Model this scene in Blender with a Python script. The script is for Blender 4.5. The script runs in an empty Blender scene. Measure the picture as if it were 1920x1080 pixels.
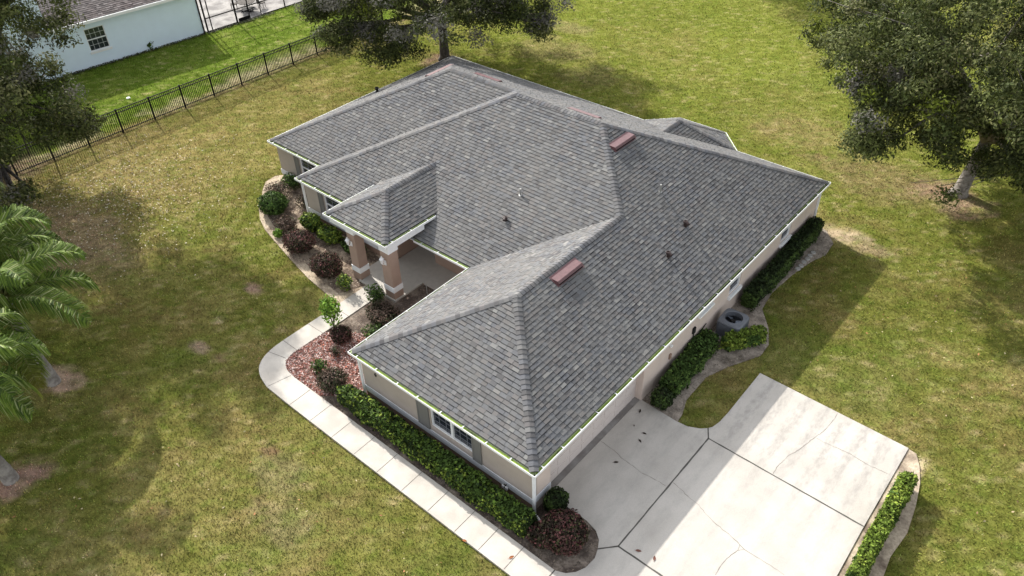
import bpy, math, random
import numpy as np
from mathutils import Vector, Matrix
random.seed(7); RNG = np.random.default_rng(11)
S = bpy.context.scene
COL = S.collection
# ---------------------------------------------------------------- camera, sky, sun, exposure
CP = np.array([9.93702, -11.92467, 22.57572]); YAW, PIT, ROL, FPX = -0.72827, 0.67996, -0.03218, 1475.10466
def cam_axes():
    cy, sy = math.cos(YAW), math.sin(YAW); cp, sp = math.cos(PIT), math.sin(PIT); cr, sr = math.cos(ROL), math.sin(ROL)
    f = np.array([sy*cp, cy*cp, -sp]); r = np.array([cy, -sy, 0.]); u = np.cross(r, f)
    return cr*r+sr*u, -sr*r+cr*u, f
CR, CU, CF = cam_axes()
cd = bpy.data.cameras.new('camera'); cam = bpy.data.objects.new('camera', cd); COL.objects.link(cam)
cd.sensor_width = 36; cd.lens = FPX/1920*36; cd.clip_end = 3000; cd.clip_start = .5
cam.matrix_world = Matrix(((CR[0], CU[0], -CF[0], CP[0]), (CR[1], CU[1], -CF[1], CP[1]), (CR[2], CU[2], -CF[2], CP[2]), (0, 0, 0, 1)))
S.camera = cam
SUN_EL = math.radians(31.5)
SUNV = Vector((-0.958*math.cos(SUN_EL), 0.287*math.cos(SUN_EL), math.sin(SUN_EL)))
w = bpy.data.worlds.new('World'); S.world = w; w.use_nodes = True
nt = w.node_tree; bg = nt.nodes['Background']; sky = nt.nodes.new('ShaderNodeTexSky')
sky.sky_type = 'NISHITA'; sky.sun_disc = False; sky.sun_elevation = SUN_EL; sky.sun_rotation = math.atan2(-0.958, 0.287) % (2*math.pi)
sky.dust_density = 2.0
hs = nt.nodes.new('ShaderNodeHueSaturation'); hs.inputs['Saturation'].default_value = .2      # thin bright cloud over the blue
nt.links.new(sky.outputs[0], hs.inputs['Color']); nt.links.new(hs.outputs[0], bg.inputs[0]); bg.inputs[1].default_value = 0.15
sl = bpy.data.lights.new('sun', 'SUN'); sl.energy = 3.35; sl.angle = math.radians(.6); sl.color = (1, .95, .87)
so = bpy.data.objects.new('sun', sl); COL.objects.link(so); so.rotation_euler = SUNV.to_track_quat('Z', 'Y').to_euler()
S.view_settings.view_transform = 'Standard'; S.view_settings.look = 'None'; S.view_settings.exposure = 1.24; S.view_settings.gamma = 1

def project(P):
    d = P - CP; z = d@CF
    return 960+FPX*(d@CR)/z, 540-FPX*(d@CU)/z

# ---------------------------------------------------------------- materials
def lin(c): return tuple(c)+(1.,) if len(c) == 3 else tuple(c)
def mat(name, color=None, rough=.85, attr=False, var=.0, scale=3., bump=0., bscale=40., metal=0., transl=0., color2=None, mixscale=1., spec=.3, detail=6, mixlo=.4, mixhi=.6):
    m = bpy.data.materials.new(name); m.use_nodes = True; n = m.node_tree.nodes; L = m.node_tree.links
    b = n['Principled BSDF']; b.inputs['Roughness'].default_value = rough; b.inputs['Metallic'].default_value = metal
    b.inputs['Specular IOR Level'].default_value = spec
    tc = n.new('ShaderNodeTexCoord'); src = None
    if attr:
        a = n.new('ShaderNodeAttribute'); a.attribute_name = 'Col'; src = a.outputs['Color']
    else:
        r = n.new('ShaderNodeRGB'); r.outputs[0].default_value = lin(color); src = r.outputs[0]
    if color2:
        no = n.new('ShaderNodeTexNoise'); no.inputs['Scale'].default_value = mixscale; no.inputs['Detail'].default_value = detail; L.new(tc.outputs['Object'], no.inputs['Vector'])
        ra = n.new('ShaderNodeMapRange'); ra.inputs['From Min'].default_value = mixlo; ra.inputs['From Max'].default_value = mixhi; L.new(no.outputs['Fac'], ra.inputs['Value'])
        mx = n.new('ShaderNodeMix'); mx.data_type = 'RGBA'; L.new(ra.outputs[0], mx.inputs['Factor']); L.new(src, mx.inputs['A']); mx.inputs['B'].default_value = lin(color2); src = mx.outputs['Result']
    if var:
        no = n.new('ShaderNodeTexNoise'); no.inputs['Scale'].default_value = scale; no.inputs['Detail'].default_value = 8; no.inputs['Roughness'].default_value = .65; L.new(tc.outputs['Object'], no.inputs['Vector'])
        ra = n.new('ShaderNodeMapRange'); ra.inputs['From Min'].default_value = .3; ra.inputs['From Max'].default_value = .7; ra.inputs['To Min'].default_value = 1-var; ra.inputs['To Max'].default_value = 1+var; L.new(no.outputs['Fac'], ra.inputs['Value'])
        vm = n.new('ShaderNodeVectorMath'); vm.operation = 'SCALE'; L.new(src, vm.inputs[0]); L.new(ra.outputs[0], vm.inputs['Scale']); src = vm.outputs[0]
    L.new(src, b.inputs['Base Color'])
    if bump:
        no = n.new('ShaderNodeTexNoise'); no.inputs['Scale'].default_value = bscale; no.inputs['Detail'].default_value = 5; L.new(tc.outputs['Object'], no.inputs['Vector'])
        bu = n.new('ShaderNodeBump'); bu.inputs['Strength'].default_value = min(1, bump*10); bu.inputs['Distance'].default_value = bump; L.new(no.outputs['Fac'], bu.inputs['Height']); L.new(bu.outputs[0], b.inputs['Normal'])
    if transl:
        t = n.new('ShaderNodeBsdfTranslucent'); L.new(src, t.inputs['Color']); ms = n.new('ShaderNodeMixShader'); ms.inputs[0].default_value = transl
        L.new(b.outputs[0], ms.inputs[1]); L.new(t.outputs[0], ms.inputs[2]); L.new(ms.outputs[0], n['Material Output'].inputs['Surface'])
    return m
M = {}
M['shingle'] = mat('shingle', attr=True, rough=.95, var=.12, scale=45, spec=.08, color2=(.17, .165, .155), mixscale=.55, mixlo=.35, mixhi=1.1)
M['deck'] = mat('roof_deck', (.07, .07, .072), var=.2)
M['white'] = mat('white_paint', (.78, .79, .80), rough=.5, var=.04, scale=4)
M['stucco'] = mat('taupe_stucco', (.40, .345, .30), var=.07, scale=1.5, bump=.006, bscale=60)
M['stucco_bounce'] = mat('bounce_lit_stucco', (.56, .47, .415), var=.07, scale=1.5, bump=.006, bscale=60)  # paler stucco for the side wall, driveway bounce light put into its colour
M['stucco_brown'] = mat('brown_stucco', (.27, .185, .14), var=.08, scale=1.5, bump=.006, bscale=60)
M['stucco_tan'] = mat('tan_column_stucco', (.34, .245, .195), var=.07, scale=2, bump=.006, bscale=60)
M['band'] = mat('white_band', (.62, .64, .67), rough=.6, var=.05, scale=3)
M['door'] = mat('garage_door_paint', (.56, .50, .47), rough=.6, var=.03)
M['shutter'] = mat('grey_shutter', (.17, .165, .155), rough=.6)
M['glass'] = mat('window_glass', (.02, .025, .035), rough=.08, spec=.8)
M['muntin'] = mat('muntin', (.16, .17, .19), rough=.5)
M['dark'] = mat('dark', (.012, .012, .012), rough=.9)
M['gutfill'] = mat('gutter_moss', (.19, .27, .04), color2=(.05, .07, .02), mixscale=1.3, detail=8, mixlo=.52, mixhi=.66, var=.35, scale=14, rough=.9)
M['gutdark'] = mat('gutter_debris', (.03, .035, .022), color2=(.12, .17, .03), mixscale=1.1, detail=8, mixlo=.5, mixhi=.62, var=.3, scale=14, rough=.95)
M['gutlime'] = mat('gutter_rim', (.36, .43, .20), rough=.6, var=.2, scale=5)
M['vent_dark'] = mat('dark_vent', (.032, .02, .019), rough=.6)
M['maroon'] = mat('maroon_metal', (.120, .058, .062), rough=.45, var=.22, scale=7, spec=.5)
M['pipe'] = mat('galvanised', (.34, .34, .33), rough=.45, metal=.6)
M['leafmat'] = mat('leaf', attr=True, rough=.7, transl=.22, spec=.12)
M['grassmat'] = mat('grass', attr=True, rough=.8, transl=.25, spec=.1)
M['ground'] = mat('lawn_soil', attr=True, rough=1, var=.28, scale=9, bump=.05, bscale=14, spec=0)
M['bark'] = mat('bark', (.12, .105, .09), color2=(.23, .21, .185), mixscale=5, rough=.95, var=.25, scale=9, bump=.03, bscale=12)
M['bark_dark'] = mat('dark_bark', (.05, .042, .037), color2=(.09, .08, .07), mixscale=5, rough=.95, var=.25, scale=9, bump=.03, bscale=12)
M['palmbark'] = mat('palm_bark', (.17, .155, .14), color2=(.27, .25, .23), mixscale=4, rough=.95, var=.2, scale=7, bump=.02, bscale=8)
M['conc_walk'] = mat('walk_concrete', (.50, .47, .425), color2=(.42, .39, .35), mixscale=1.1, rough=.9, var=.07, scale=22, bump=.002, bscale=90)
M['joint'] = mat('joint_filler', (.085, .08, .072), rough=.95, var=.3, scale=6)
M['crack'] = mat('crack_dirt', (.21, .195, .175), rough=.95, var=.3, scale=5)
M['apron'] = mat('apron_concrete', (.19, .175, .165), color2=(.26, .25, .24), mixscale=1.4, rough=.8, var=.1, scale=8)
M['porchfloor'] = mat('porch_concrete', (.44, .42, .385), rough=.8, var=.08, scale=4)
M['sand'] = mat('bed_sand', (.46, .385, .29), color2=(.17, .13, .10), mixscale=1.1, rough=1, var=.3, scale=11, bump=.04, bscale=16, spec=0, mixlo=.45, mixhi=.68)
M['halfmulch'] = mat('thin_mulch', (.13, .10, .08), color2=(.38, .31, .235), mixscale=1.3, rough=1, var=.4, scale=12, bump=.05, bscale=18, spec=0, mixlo=.45, mixhi=.62)
M['greysand'] = mat('grey_sand', (.33, .285, .24), color2=(.13, .11, .09), mixscale=1.8, rough=1, var=.3, scale=12, bump=.04, bscale=16, spec=0, mixlo=.42, mixhi=.68)
M['darkmulch'] = mat('dark_mulch', (.10, .08, .068), color2=(.24, .20, .165), mixscale=1.6, rough=1, var=.4, scale=13, bump=.05, bscale=18, spec=0, mixlo=.45, mixhi=.65)
M['redmulch'] = mat('red_mulch', (.16, .07, .055), color2=(.24, .16, .13), mixscale=2.2, rough=1, var=.4, scale=16, bump=.05, bscale=22, spec=0)
M['chip'] = mat('mulch_chip', attr=True, rough=.9)
M['fence'] = mat('black_metal', (.010, .010, .011), rough=.75, spec=.08)
M['ac'] = mat('ac_paint', (.135, .145, .165), rough=.5, var=.08, scale=6)
M['acdark'] = mat('ac_dark', (.012, .012, .014), rough=.6)
M['blade'] = mat('fan_blade', (.22, .25, .30), rough=.4, metal=.3)
M['nwall'] = mat('white_stucco', (.70, .82, .93), rough=.85, var=.03, scale=1.2, bump=.006, bscale=50)
M['paver'] = mat('patio_pavers', (.25, .235, .22), color2=(.12, .11, .105), mixscale=.9, rough=.85, var=.15, scale=6)
M['lantern'] = mat('white_lantern', (.70, .70, .71), rough=.4)
M['stone'] = mat('round_stone', (.33, .32, .30), rough=.9, var=.2, scale=8, bump=.01)
M['number'] = mat('black_number', (.02, .02, .02), rough=.5)
def drive_mat():
    m = mat('drive_concrete', (.470, .444, .407), color2=(.39, .365, .33), mixscale=.7, rough=.88, var=.09, scale=25, bump=.002, bscale=90, mixlo=.4, mixhi=.75)
    n = m.node_tree.nodes; L = m.node_tree.links; b = n['Principled BSDF']
    src = b.inputs['Base Color'].links[0].from_socket
    # worn broom bands across the parking pad: a real stain pattern on the slab
    tc = n.new('ShaderNodeTexCoord'); sp = n.new('ShaderNodeSeparateXYZ'); L.new(tc.outputs['Object'], sp.inputs[0])
    mp = n.new('ShaderNodeMapping'); mp.inputs['Scale'].default_value = (2.0, .8, 1); L.new(tc.outputs['Object'], mp.inputs[0])
    no = n.new('ShaderNodeTexNoise'); no.inputs['Scale'].default_value = 3.2; no.inputs['Detail'].default_value = 9; no.inputs['Roughness'].default_value = .7; L.new(mp.outputs[0], no.inputs['Vector'])
    wv = n.new('ShaderNodeMath'); wv.operation = 'MULTIPLY'; wv.inputs[1].default_value = 8.4; L.new(sp.outputs['X'], wv.inputs[0])
    sn = n.new('ShaderNodeMath'); sn.operation = 'SINE'; L.new(wv.outputs[0], sn.inputs[0])
    ad = n.new('ShaderNodeMath'); ad.operation = 'MULTIPLY_ADD'; ad.inputs[1].default_value = .10; L.new(sn.outputs[0], ad.inputs[0]); L.new(no.outputs['Fac'], ad.inputs[2])
    rg = n.new('ShaderNodeMapRange'); rg.inputs['From Min'].default_value = .44; rg.inputs['From Max'].default_value = .72; L.new(ad.outputs[0], rg.inputs['Value'])
    yr = n.new('ShaderNodeMapRange'); yr.inputs['From Min'].default_value = 5.5; yr.inputs['From Max'].default_value = 8.2; yr.inputs['To Min'].default_value = .34; yr.inputs['To Max'].default_value = .85; L.new(sp.outputs['Y'], yr.inputs['Value'])
    ml = n.new('ShaderNodeMath'); ml.operation = 'MULTIPLY'; L.new(rg.outputs[0], ml.inputs[0]); L.new(yr.outputs[0], ml.inputs[1])
    mx = n.new('ShaderNodeMix'); mx.data_type = 'RGBA'; L.new(ml.outputs[0], mx.inputs['Factor']); L.new(src, mx.inputs['A']); mx.inputs['B'].default_value = (.295, .28, .26, 1)
    L.new(mx.outputs['Result'], b.inputs['Base Color']); return m
M['conc_drive'] = drive_mat()

# ---------------------------------------------------------------- mesh helpers
def tag(o, label=None, cat=None, group=None, kind=None):
    if label: o['label'] = label
    if cat: o['category'] = cat
    if group: o['group'] = group
    if kind: o['kind'] = kind
    return o
def empty(name, loc=(0, 0, 0), label=None, cat=None, group=None, rz=0):
    o = bpy.data.objects.new(name, None); COL.objects.link(o); o.location = loc; o.rotation_euler = (0, 0, rz); o.empty_display_size = .3
    return tag(o, label, cat, group)
class MB:
    def __init__(s): s.v = []; s.f = []; s.m = []; s.c = []
    def poly(s, pts, mi=0, c=(1, 1, 1)):
        i = len(s.v); s.v += [tuple(p) for p in pts]; s.f.append(tuple(range(i, i+len(pts)))); s.m.append(mi); s.c.append(c)
    def hexa(s, b, t, mi=0, c=(1, 1, 1)):
        n = len(b); i = len(s.v); s.v += [tuple(p) for p in b]+[tuple(p) for p in t]
        fs = [tuple(i+k for k in reversed(range(n))), tuple(i+n+k for k in range(n))]+[(i+k, i+(k+1) % n, i+n+(k+1) % n, i+n+k) for k in range(n)]
        for f in fs: s.f.append(f); s.m.append(mi); s.c.append(c)
    def box(s, x0, y0, z0, x1, y1, z1, mi=0, c=(1, 1, 1)):
        if x1 < x0: x0, x1 = x1, x0
        if y1 < y0: y0, y1 = y1, y0
        b = [(x0, y0, z0), (x1, y0, z0), (x1, y1, z0), (x0, y1, z0)]
        s.hexa(b, [(x, y, z1) for x, y, z in b], mi, c)
    def prism(s, poly, z0, z1, mi=0): s.hexa([(x, y, z0) for x, y in poly], [(x, y, z1) for x, y in poly], mi)
    def obox(s, o, a, b, c, mi=0):   # box from corner o and three edge vectors
        o, a, b, c = map(Vector, (o, a, b, c)); q = [o, o+a, o+a+b, o+b]; s.hexa(q, [p+c for p in q], mi)
    def tube(s, pts, rad, n=8, mi=0, c=(1, 1, 1), cap=True):
        rings = []; pts = [Vector(p) for p in pts]
        if not hasattr(rad, '__len__'): rad = [rad]*len(pts)
        up = Vector((0, 0, 1)); pr = None
        for k, p in enumerate(pts):
            d = (pts[min(k+1, len(pts)-1)]-pts[max(k-1, 0)]).normalized()
            a = pr if pr is not None else (up if abs(d.z) < .9 else Vector((1, 0, 0)))
            x = (a-d*a.dot(d)).normalized(); pr = x; y = d.cross(x); i = len(s.v)
            s.v += [tuple(p+(x*math.cos(t)+y*math.sin(t))*rad[k]) for t in [2*math.pi*j/n for j in range(n)]]; rings.append(i)
        for a, b in zip(rings, rings[1:]):
            for j in range(n): s.f.append((a+j, a+(j+1) % n, b+(j+1) % n, b+j)); s.m.append(mi); s.c.append(c)
        if cap:
            s.f.append(tuple(rings[-1]+j for j in range(n))); s.m.append(mi); s.c.append(c)
            s.f.append(tuple(rings[0]+j for j in reversed(range(n)))); s.m.append(mi); s.c.append(c)
    def build(s, name, mats, parent=None, smooth=False, loc=None):
        me = bpy.data.meshes.new(name); me.from_pydata(s.v, [], s.f)
        if not isinstance(mats, (list, tuple)): mats = [mats]
        for m in mats: me.materials.append(m)
        me.polygons.foreach_set('material_index', s.m)
        at = me.attributes.new('Col', 'FLOAT_COLOR', 'FACE'); arr = np.ones((len(s.f), 4), np.float32); arr[:, :3] = s.c; at.data.foreach_set('color', arr.ravel())
        if smooth: me.polygons.foreach_set('use_smooth', [True]*len(s.f))
        me.update(); o = bpy.data.objects.new(name, me); COL.objects.link(o)
        if loc: o.location = loc
        if parent: o.parent = parent
        return o
def bulk(name, V, C, m, parent=None):
    """N separate polygons of k corners: V (N,k,3), C (N,3)"""
    N, k, _ = V.shape; me = bpy.data.meshes.new(name)
    me.vertices.add(N*k); me.vertices.foreach_set('co', V.astype(np.float32).ravel())
    me.loops.add(N*k); me.loops.foreach_set('vertex_index', np.arange(N*k, dtype=np.int32))
    me.polygons.add(N); me.polygons.foreach_set('loop_start', np.arange(0, N*k, k, dtype=np.int32))
    try: me.polygons.foreach_set('loop_total', np.full(N, k, dtype=np.int32))
    except Exception: pass
    me.materials.append(m); at = me.attributes.new('Col', 'FLOAT_COLOR', 'FACE'); arr = np.ones((N, 4), np.float32); arr[:, :3] = C; at.data.foreach_set('color', arr.ravel())
    me.update(calc_edges=True); me.validate(); o = bpy.data.objects.new(name, me); COL.objects.link(o)
    if parent: o.parent = parent
    return o
def leafquads(P, size, N=None, aspect=.5, rng=RNG):
    """leaf diamonds at points P with sizes; N biases the leaf normals"""
    n = len(P); a = rng.normal(size=(n, 3)); nn = rng.normal(size=(n, 3))
    if N is not None: nn = nn*.55+N
    nn /= np.linalg.norm(nn, axis=1, keepdims=True)+1e-9
    a -= nn*(a*nn).sum(1, keepdims=True); a /= np.linalg.norm(a, axis=1, keepdims=True)+1e-9
    b = np.cross(nn, a); s = (size*rng.uniform(.45, 1.55, n))[:, None]
    return np.stack([P-a*s*.5, P+b*s*.5*aspect, P+a*s*.5, P-b*s*.5*aspect], 1)
def vnoise(x, y, seed=0):
    xi = np.floor(x).astype(np.int64); yi = np.floor(y).astype(np.int64); fx = x-xi; fy = y-yi; fx = fx*fx*(3-2*fx); fy = fy*fy*(3-2*fy)
    def h(a, b):
        n = (a*374761393+b*668265263+seed*974634777) & 0xffffffff; n = ((n ^ (n >> 13))*1274126177) & 0xffffffff; return ((n ^ (n >> 16)) & 0xffff)/65535.
    return (h(xi, yi)*(1-fx)+h(xi+1, yi)*fx)*(1-fy)+(h(xi, yi+1)*(1-fx)+h(xi+1, yi+1)*fx)*fy
def fbm(x, y, s, seed=0, o=4):
    t = 0; a = 1; w_ = 0
    for k in range(o): t = t+a*vnoise(x/s*2**k, y/s*2**k, seed+k*17); w_ += a; a *= .55
    return t/w_
def sstep(a, b, x): t = np.clip((x-a)/(b-a), 0, 1); return t*t*(3-2*t)
def inpoly(x, y, poly):
    r = np.zeros(x.shape, bool); n = len(poly)
    for i in range(n):
        x0, y0 = poly[i]; x1, y1 = poly[(i+1) % n]
        if y0 == y1: continue
        c = ((y0 > y) != (y1 > y)) & (x < (x1-x0)*(y-y0)/(y1-y0)+x0); r ^= c
    return r

# ---------------------------------------------------------------- lawn colour shared by soil and blades
# patches: x, y, radius x, radius y, colour, strength
PATCH = [(-29.4, 25.4, 1.9, 1.5, (.19, .13, .10), .9), (4.2, 29.0, 2.0, 1.6, (.27, .20, .15), .9), (-38.4, -1, 2, 2, (.16, .12, .09), .8),
         (-19.1, -7.2, 1.15, .8, (.36, .27, .21), 1.), (-15.4, -10.5, .9, 1.0, (.30, .21, .17), 1.), (-29, -1.6, 4.2, 2.6, (.30, .225, .165), .55), (-26, -2.5, 3.5, 2, (.22, .165, .11), .4),
         (-19.5, 30, 2.5, 2.0, (.15, .11, .08), .35), (-24.5, 32, 4, 2.5, (.24, .18, .12), .35), (-30.0, 36.2, .7, .4, (.55, .47, .36), 1.), (-26, 36, 2.5, 1.2, (.28, .22, .15), .35),
         (1, 28.5, 4.5, 2.5, (.22, .16, .10), .5), (-5, 31, 4, 2.4, (.24, .18, .10), .45), (1.3, 22.3, 1.5, .9, (.42, .34, .25), .8), (2.6, 22.0, 1.3, .7, (.30, .24, .16), .6),
         (-18.0, 1.4, .55, .35, (.28, .20, .16), .9), (-17.3, -.9, .35, .2, (.42, .35, .27), .9), (-16.4, -2.4, .6, .35, (.30, .23, .18), .8), (-15.2, -2.2, .5, .3, (.21, .15, .10), .6),
         (-8.3, -4.3, 1.2, .8, (.24, .20, .14), .3), (-6.5, -5.5, 1.6, .9, (.22, .18, .12), .35), (-9.5, -3.8, .5, .3, (.16, .10, .07), .7), (-33.0, 2.5, 4, 3, (.25, .21, .10), .4), (8.9, 10.2, .25, .9, (.55, .45, .33), 1.)]
def lawn(x, y):
    g = fbm(x, y, 5.5, 3); h = fbm(x, y, 1.3, 9); d = fbm(x, y, .42, 21, 3); e = fbm(x, y, .17, 55, 2)
    base = np.stack([.118+0*x, .130+0*x, .030+0*x], -1)
    straw = np.array([.235, .195, .088]); brown = np.array([.16, .118, .055]); bright = np.array([.150, .178, .034]); deep = np.array([.085, .115, .024])
    def mixc(c, col, t): return c*(1-t[..., None])+np.array(col)*t[..., None]
    c = mixc(base, straw, np.clip(sstep(.42, .66, g*.55+h*.45)*(.66-.26*sstep(16, 8, y)*sstep(-31, -24, x)), 0, 1))
    c = mixc(c, deep, sstep(.52, .72, fbm(x, y, 3.1, 71))*.45)
    c = mixc(c, brown, sstep(.54, .72, fbm(x, y, 2.0, 33))*.4)
    far = sstep(18, 33, y)*sstep(-40, -34, x)            # back lawn greener
    c = mixc(c, bright, far*(.50+.35*sstep(.35, .6, fbm(x, y, 7, 41))))
    strip = sstep(-34, -30, -np.abs(x+33.5)-28)            # straw coloured belt along the fence
    c = mixc(c, (.24, .20, .085), sstep(-36.8, -33, -np.abs(x+32)-28+0*x)*.0+sstep(7.5, 3., np.abs(x+32))*sstep(22, 12, y)*.45)
    nb = sstep(-37.9, -38.9, x)                            # neighbour keeps a vivid lawn
    c = mixc(c, (.085, .140, .018), nb*.9)
    c = mixc(c, (.14, .18, .035), nb*sstep(.5, .7, h)*.5)
    sandy = np.exp(-((x+38.6)/.85)**2)*sstep(.40, .58, fbm(x, y, 1.7, 5)+.10*sstep(12, 17, y)+.10*sstep(6, 1, y))
    c = mixc(c, (.36, .31, .23), sandy*.62)
    c = mixc(c, (.08, .055, .04), np.exp(-((x+37.5)/.16)**2)*.75)
    for (px, py, rx, ry, col, st) in PATCH:
        rr = np.sqrt(((x-px)/rx)**2+((y-py)/ry)**2)+(h-.5)*1.1+(d-.5)*.7
        c = mixc(c, col, sstep(1.15, .55, rr)*st)
    c = mixc(c, (.24, .20, .12), sstep(.55, .8, e*.6+d*.4)*.6); c = mixc(c, (.085, .13, .02), sstep(.52, .75, fbm(x, y, .22, 91, 2))*.45)
    c = c*(.46+.38*d+.74*e)[..., None]
    c = c*np.array([1.19, 1.14, 1.08])
    return np.clip(c, .006, 1)

# ---------------------------------------------------------------- layout polygons
H, PT, D, CY, Y1, A1, A2, OV = 2.3635, .486, 22.43, 6.54, 8.05, 25.22, 20.85, .28
SW_OUT = [(-14.02, 4.80), (-13.98, 3.2), (-13.97, 1.4), (-13.96, .1), (-13.88, -.75), (-13.55, -1.42), (-13.0, -1.8), (-12.2, -1.99), (-10.5, -2.02), (1.62, -2.04)]
SW_IN = [(1.62, -1.0), (-11.2, -.96), (-11.95, -.96), (-12.5, -.86), (-12.86, -.56), (-13.0, -.1), (-12.99, 1.5), (-12.98, 2.6), (-13.02, 4.80)]
def chaikin(p, n=2):
    for _ in range(n):
        q = [p[0]]
        for a, b in zip(p, p[1:]):
            if math.dist(a, b) > 1.6: q += [a, b]
            else: q += [(a[0]*.75+b[0]*.25, a[1]*.75+b[1]*.25), (a[0]*.25+b[0]*.75, a[1]*.25+b[1]*.75)]
        q.append(p[-1]); p = [v for i, v in enumerate(q) if i == 0 or math.dist(v, q[i-1]) > 1e-6]
    return p
SIDEWALK = chaikin(SW_OUT)+chaikin(SW_IN)
CURL = [(2.67, .98), (2.22, .48), (1.77, 1.04), (.65, 1.13), (-.33, 1.13)]
P1 = [(-.33, 6.84), (-.33, 1.13), (.65, 1.13), (1.3, 1.11), (1.77, 1.0), (2.05, .78), (2.22, .48), (2.67, .98), (2.66, 6.77), (2.40, 7.20), (2.2, 7.0), (1.77, 6.79), (1.32, 6.75), (.52, 6.79)]
P2 = [(2.67, .98), (8.55, .97), (8.43, 6.70), (2.66, 6.77)]
P3 = [(2.66, 6.77), (8.43, 6.70), (8.40, 10.90), (2.56, 11.02), (2.60, 8.3), (2.58, 7.75), (2.50, 7.35), (2.40, 7.20)]
P4 = [(2.67, .98), (2.22, .48), (2.34, .14), (2.31, -.3), (2.17, -.62), (1.95, -.86), (1.64, -1.0), (1.62, -2.04), (1.7, -14), (8.9, -14), (8.55, .97)]
BED_FRONT = [(-25.0, 9.0), (-25.6, 8.2), (-25.5, 7.5), (-24.9, 6.85), (-24.2, 6.3), (-23.5, 5.62), (-22.6, 5.05), (-21.56, 4.63), (-20.2, 4.3), (-18.75, 3.96), (-16.64, 3.51), (-15.2, 3.33), (-14.0, 3.2), (-13.96, 4.9), (-14.3, 6.82), (-20.5, 6.82), (-20.5, 8.33), (-24.9, 8.4)]
BED_RED = [(-12.98, 1.6), (-12.98, -.1), (-12.86, -.56), (-12.5, -.86), (-11.95, -.95), (-10.2, -.95), (-8.7, .2), (-8.72, 3.2), (-10.5, 3.4)]
BED_INNER = [(-12.98, 1.6), (-10.5, 3.4), (-8.72, 3.2), (-8.72, 6.6), (-12.08, 6.6), (-12.1, 4.95), (-13.02, 4.9)]
BED_HEDGE = [(-10.2, -.95), (1.64, -1.0), (1.95, -.86), (2.17, -.62), (2.31, -.3), (2.34, .14), (2.22, .48), (2.05, .78), (1.77, 1.0), (1.3, 1.11), (-.33, 1.13), (-.3, .28), (-8.72, .28), (-8.7, .2)]
BED_R1 = [(-.3, 6.84), (.52, 6.79), (1.35, 6.78), (1.3, 7.2), (1.03, 8.0), (1.0, 9.5), (1.35, 10.5), (1.75, 11.3), (2.1, 12.0), (2.05, 12.8), (1.6, 13.7), (1.12, 14.3), (.80, 14.7), (.62, 16.0), (.75, 17.8), (1.0, 19.3), (1.3, 20.2), (1.2, 21.3), (.5, 22.1), (-.1, 22.3), (-.3, 22.1)]
BED_DR = [(8.46, 3.4), (9.55, 3.6), (9.62, 5), (9.5, 6.2), (9.6, 7.4), (9.45, 8.6), (9.25, 9.6), (9.0, 10.3), (8.7, 10.85), (8.41, 10.9), (8.44, 6.7)]
HOUSE = [(-.28, .28), (-.28, 22.15), (-24.94, 22.15), (-24.94, 8.33), (-20.57, 8.33), (-20.57, 6.82), (-14.35, 6.82), (-14.35, 4.9), (-12.1, 4.9), (-12.1, 6.6), (-8.72, 6.6), (-8.72, .28)]
NB = lambda y: -48.05+(y-18)*.09
PATIO = [(NB(18.2)+.12, 18.2), (-47.55, 40), (-60, 40), (-60, 18.2)]
PAVED = [SIDEWALK, P1, P2, P3, P4, BED_FRONT, BED_RED, BED_INNER, BED_HEDGE, BED_R1, BED_DR, HOUSE, PATIO]

# ---------------------------------------------------------------- ground sheet
GZ = -.07
xs = np.unique(np.concatenate([np.linspace(-700, -66, 12), np.arange(-66, 16.01, .25), np.linspace(16, 700, 12)]))
ys = np.unique(np.concatenate([np.linspace(-700, -16, 12), np.arange(-16, 66.01, .25), np.linspace(66, 700, 12)]))
X, Y = np.meshgrid(xs, ys, indexing='ij'); nx, ny = X.shape
Z = GZ+(fbm(X, Y, 1.6, 77)-.5)*.035*(np.abs(X) < 100)
pav = np.zeros(X.shape, bool)
for pl in PAVED: pav |= inpoly(X, Y, pl)
Z = np.where(pav, GZ-.03, Z)
me = bpy.data.meshes.new('lawn_ground'); V = np.stack([X, Y, Z], -1).reshape(-1, 3)
idx = np.arange(nx*ny).reshape(nx, ny); Q = np.stack([idx[:-1, :-1], idx[1:, :-1], idx[1:, 1:], idx[:-1, 1:]], -1).reshape(-1, 4)
me.vertices.add(len(V)); me.vertices.foreach_set('co', V.astype(np.float32).ravel()); me.loops.add(Q.size); me.loops.foreach_set('vertex_index', Q.astype(np.int32).ravel())
me.polygons.add(len(Q)); me.polygons.foreach_set('loop_start', np.arange(0, Q.size, 4, dtype=np.int32)); me.materials.append(M['ground'])
at = me.attributes.new('Col', 'FLOAT_COLOR', 'POINT'); cc = np.ones((len(V), 4), np.float32); cc[:, :3] = lawn(X.ravel(), Y.ravel())*.85; at.data.foreach_set('color', cc.ravel())
me.update(calc_edges=True); g = bpy.data.objects.new('lawn_ground', me); COL.objects.link(g); tag(g, kind='structure')

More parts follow.
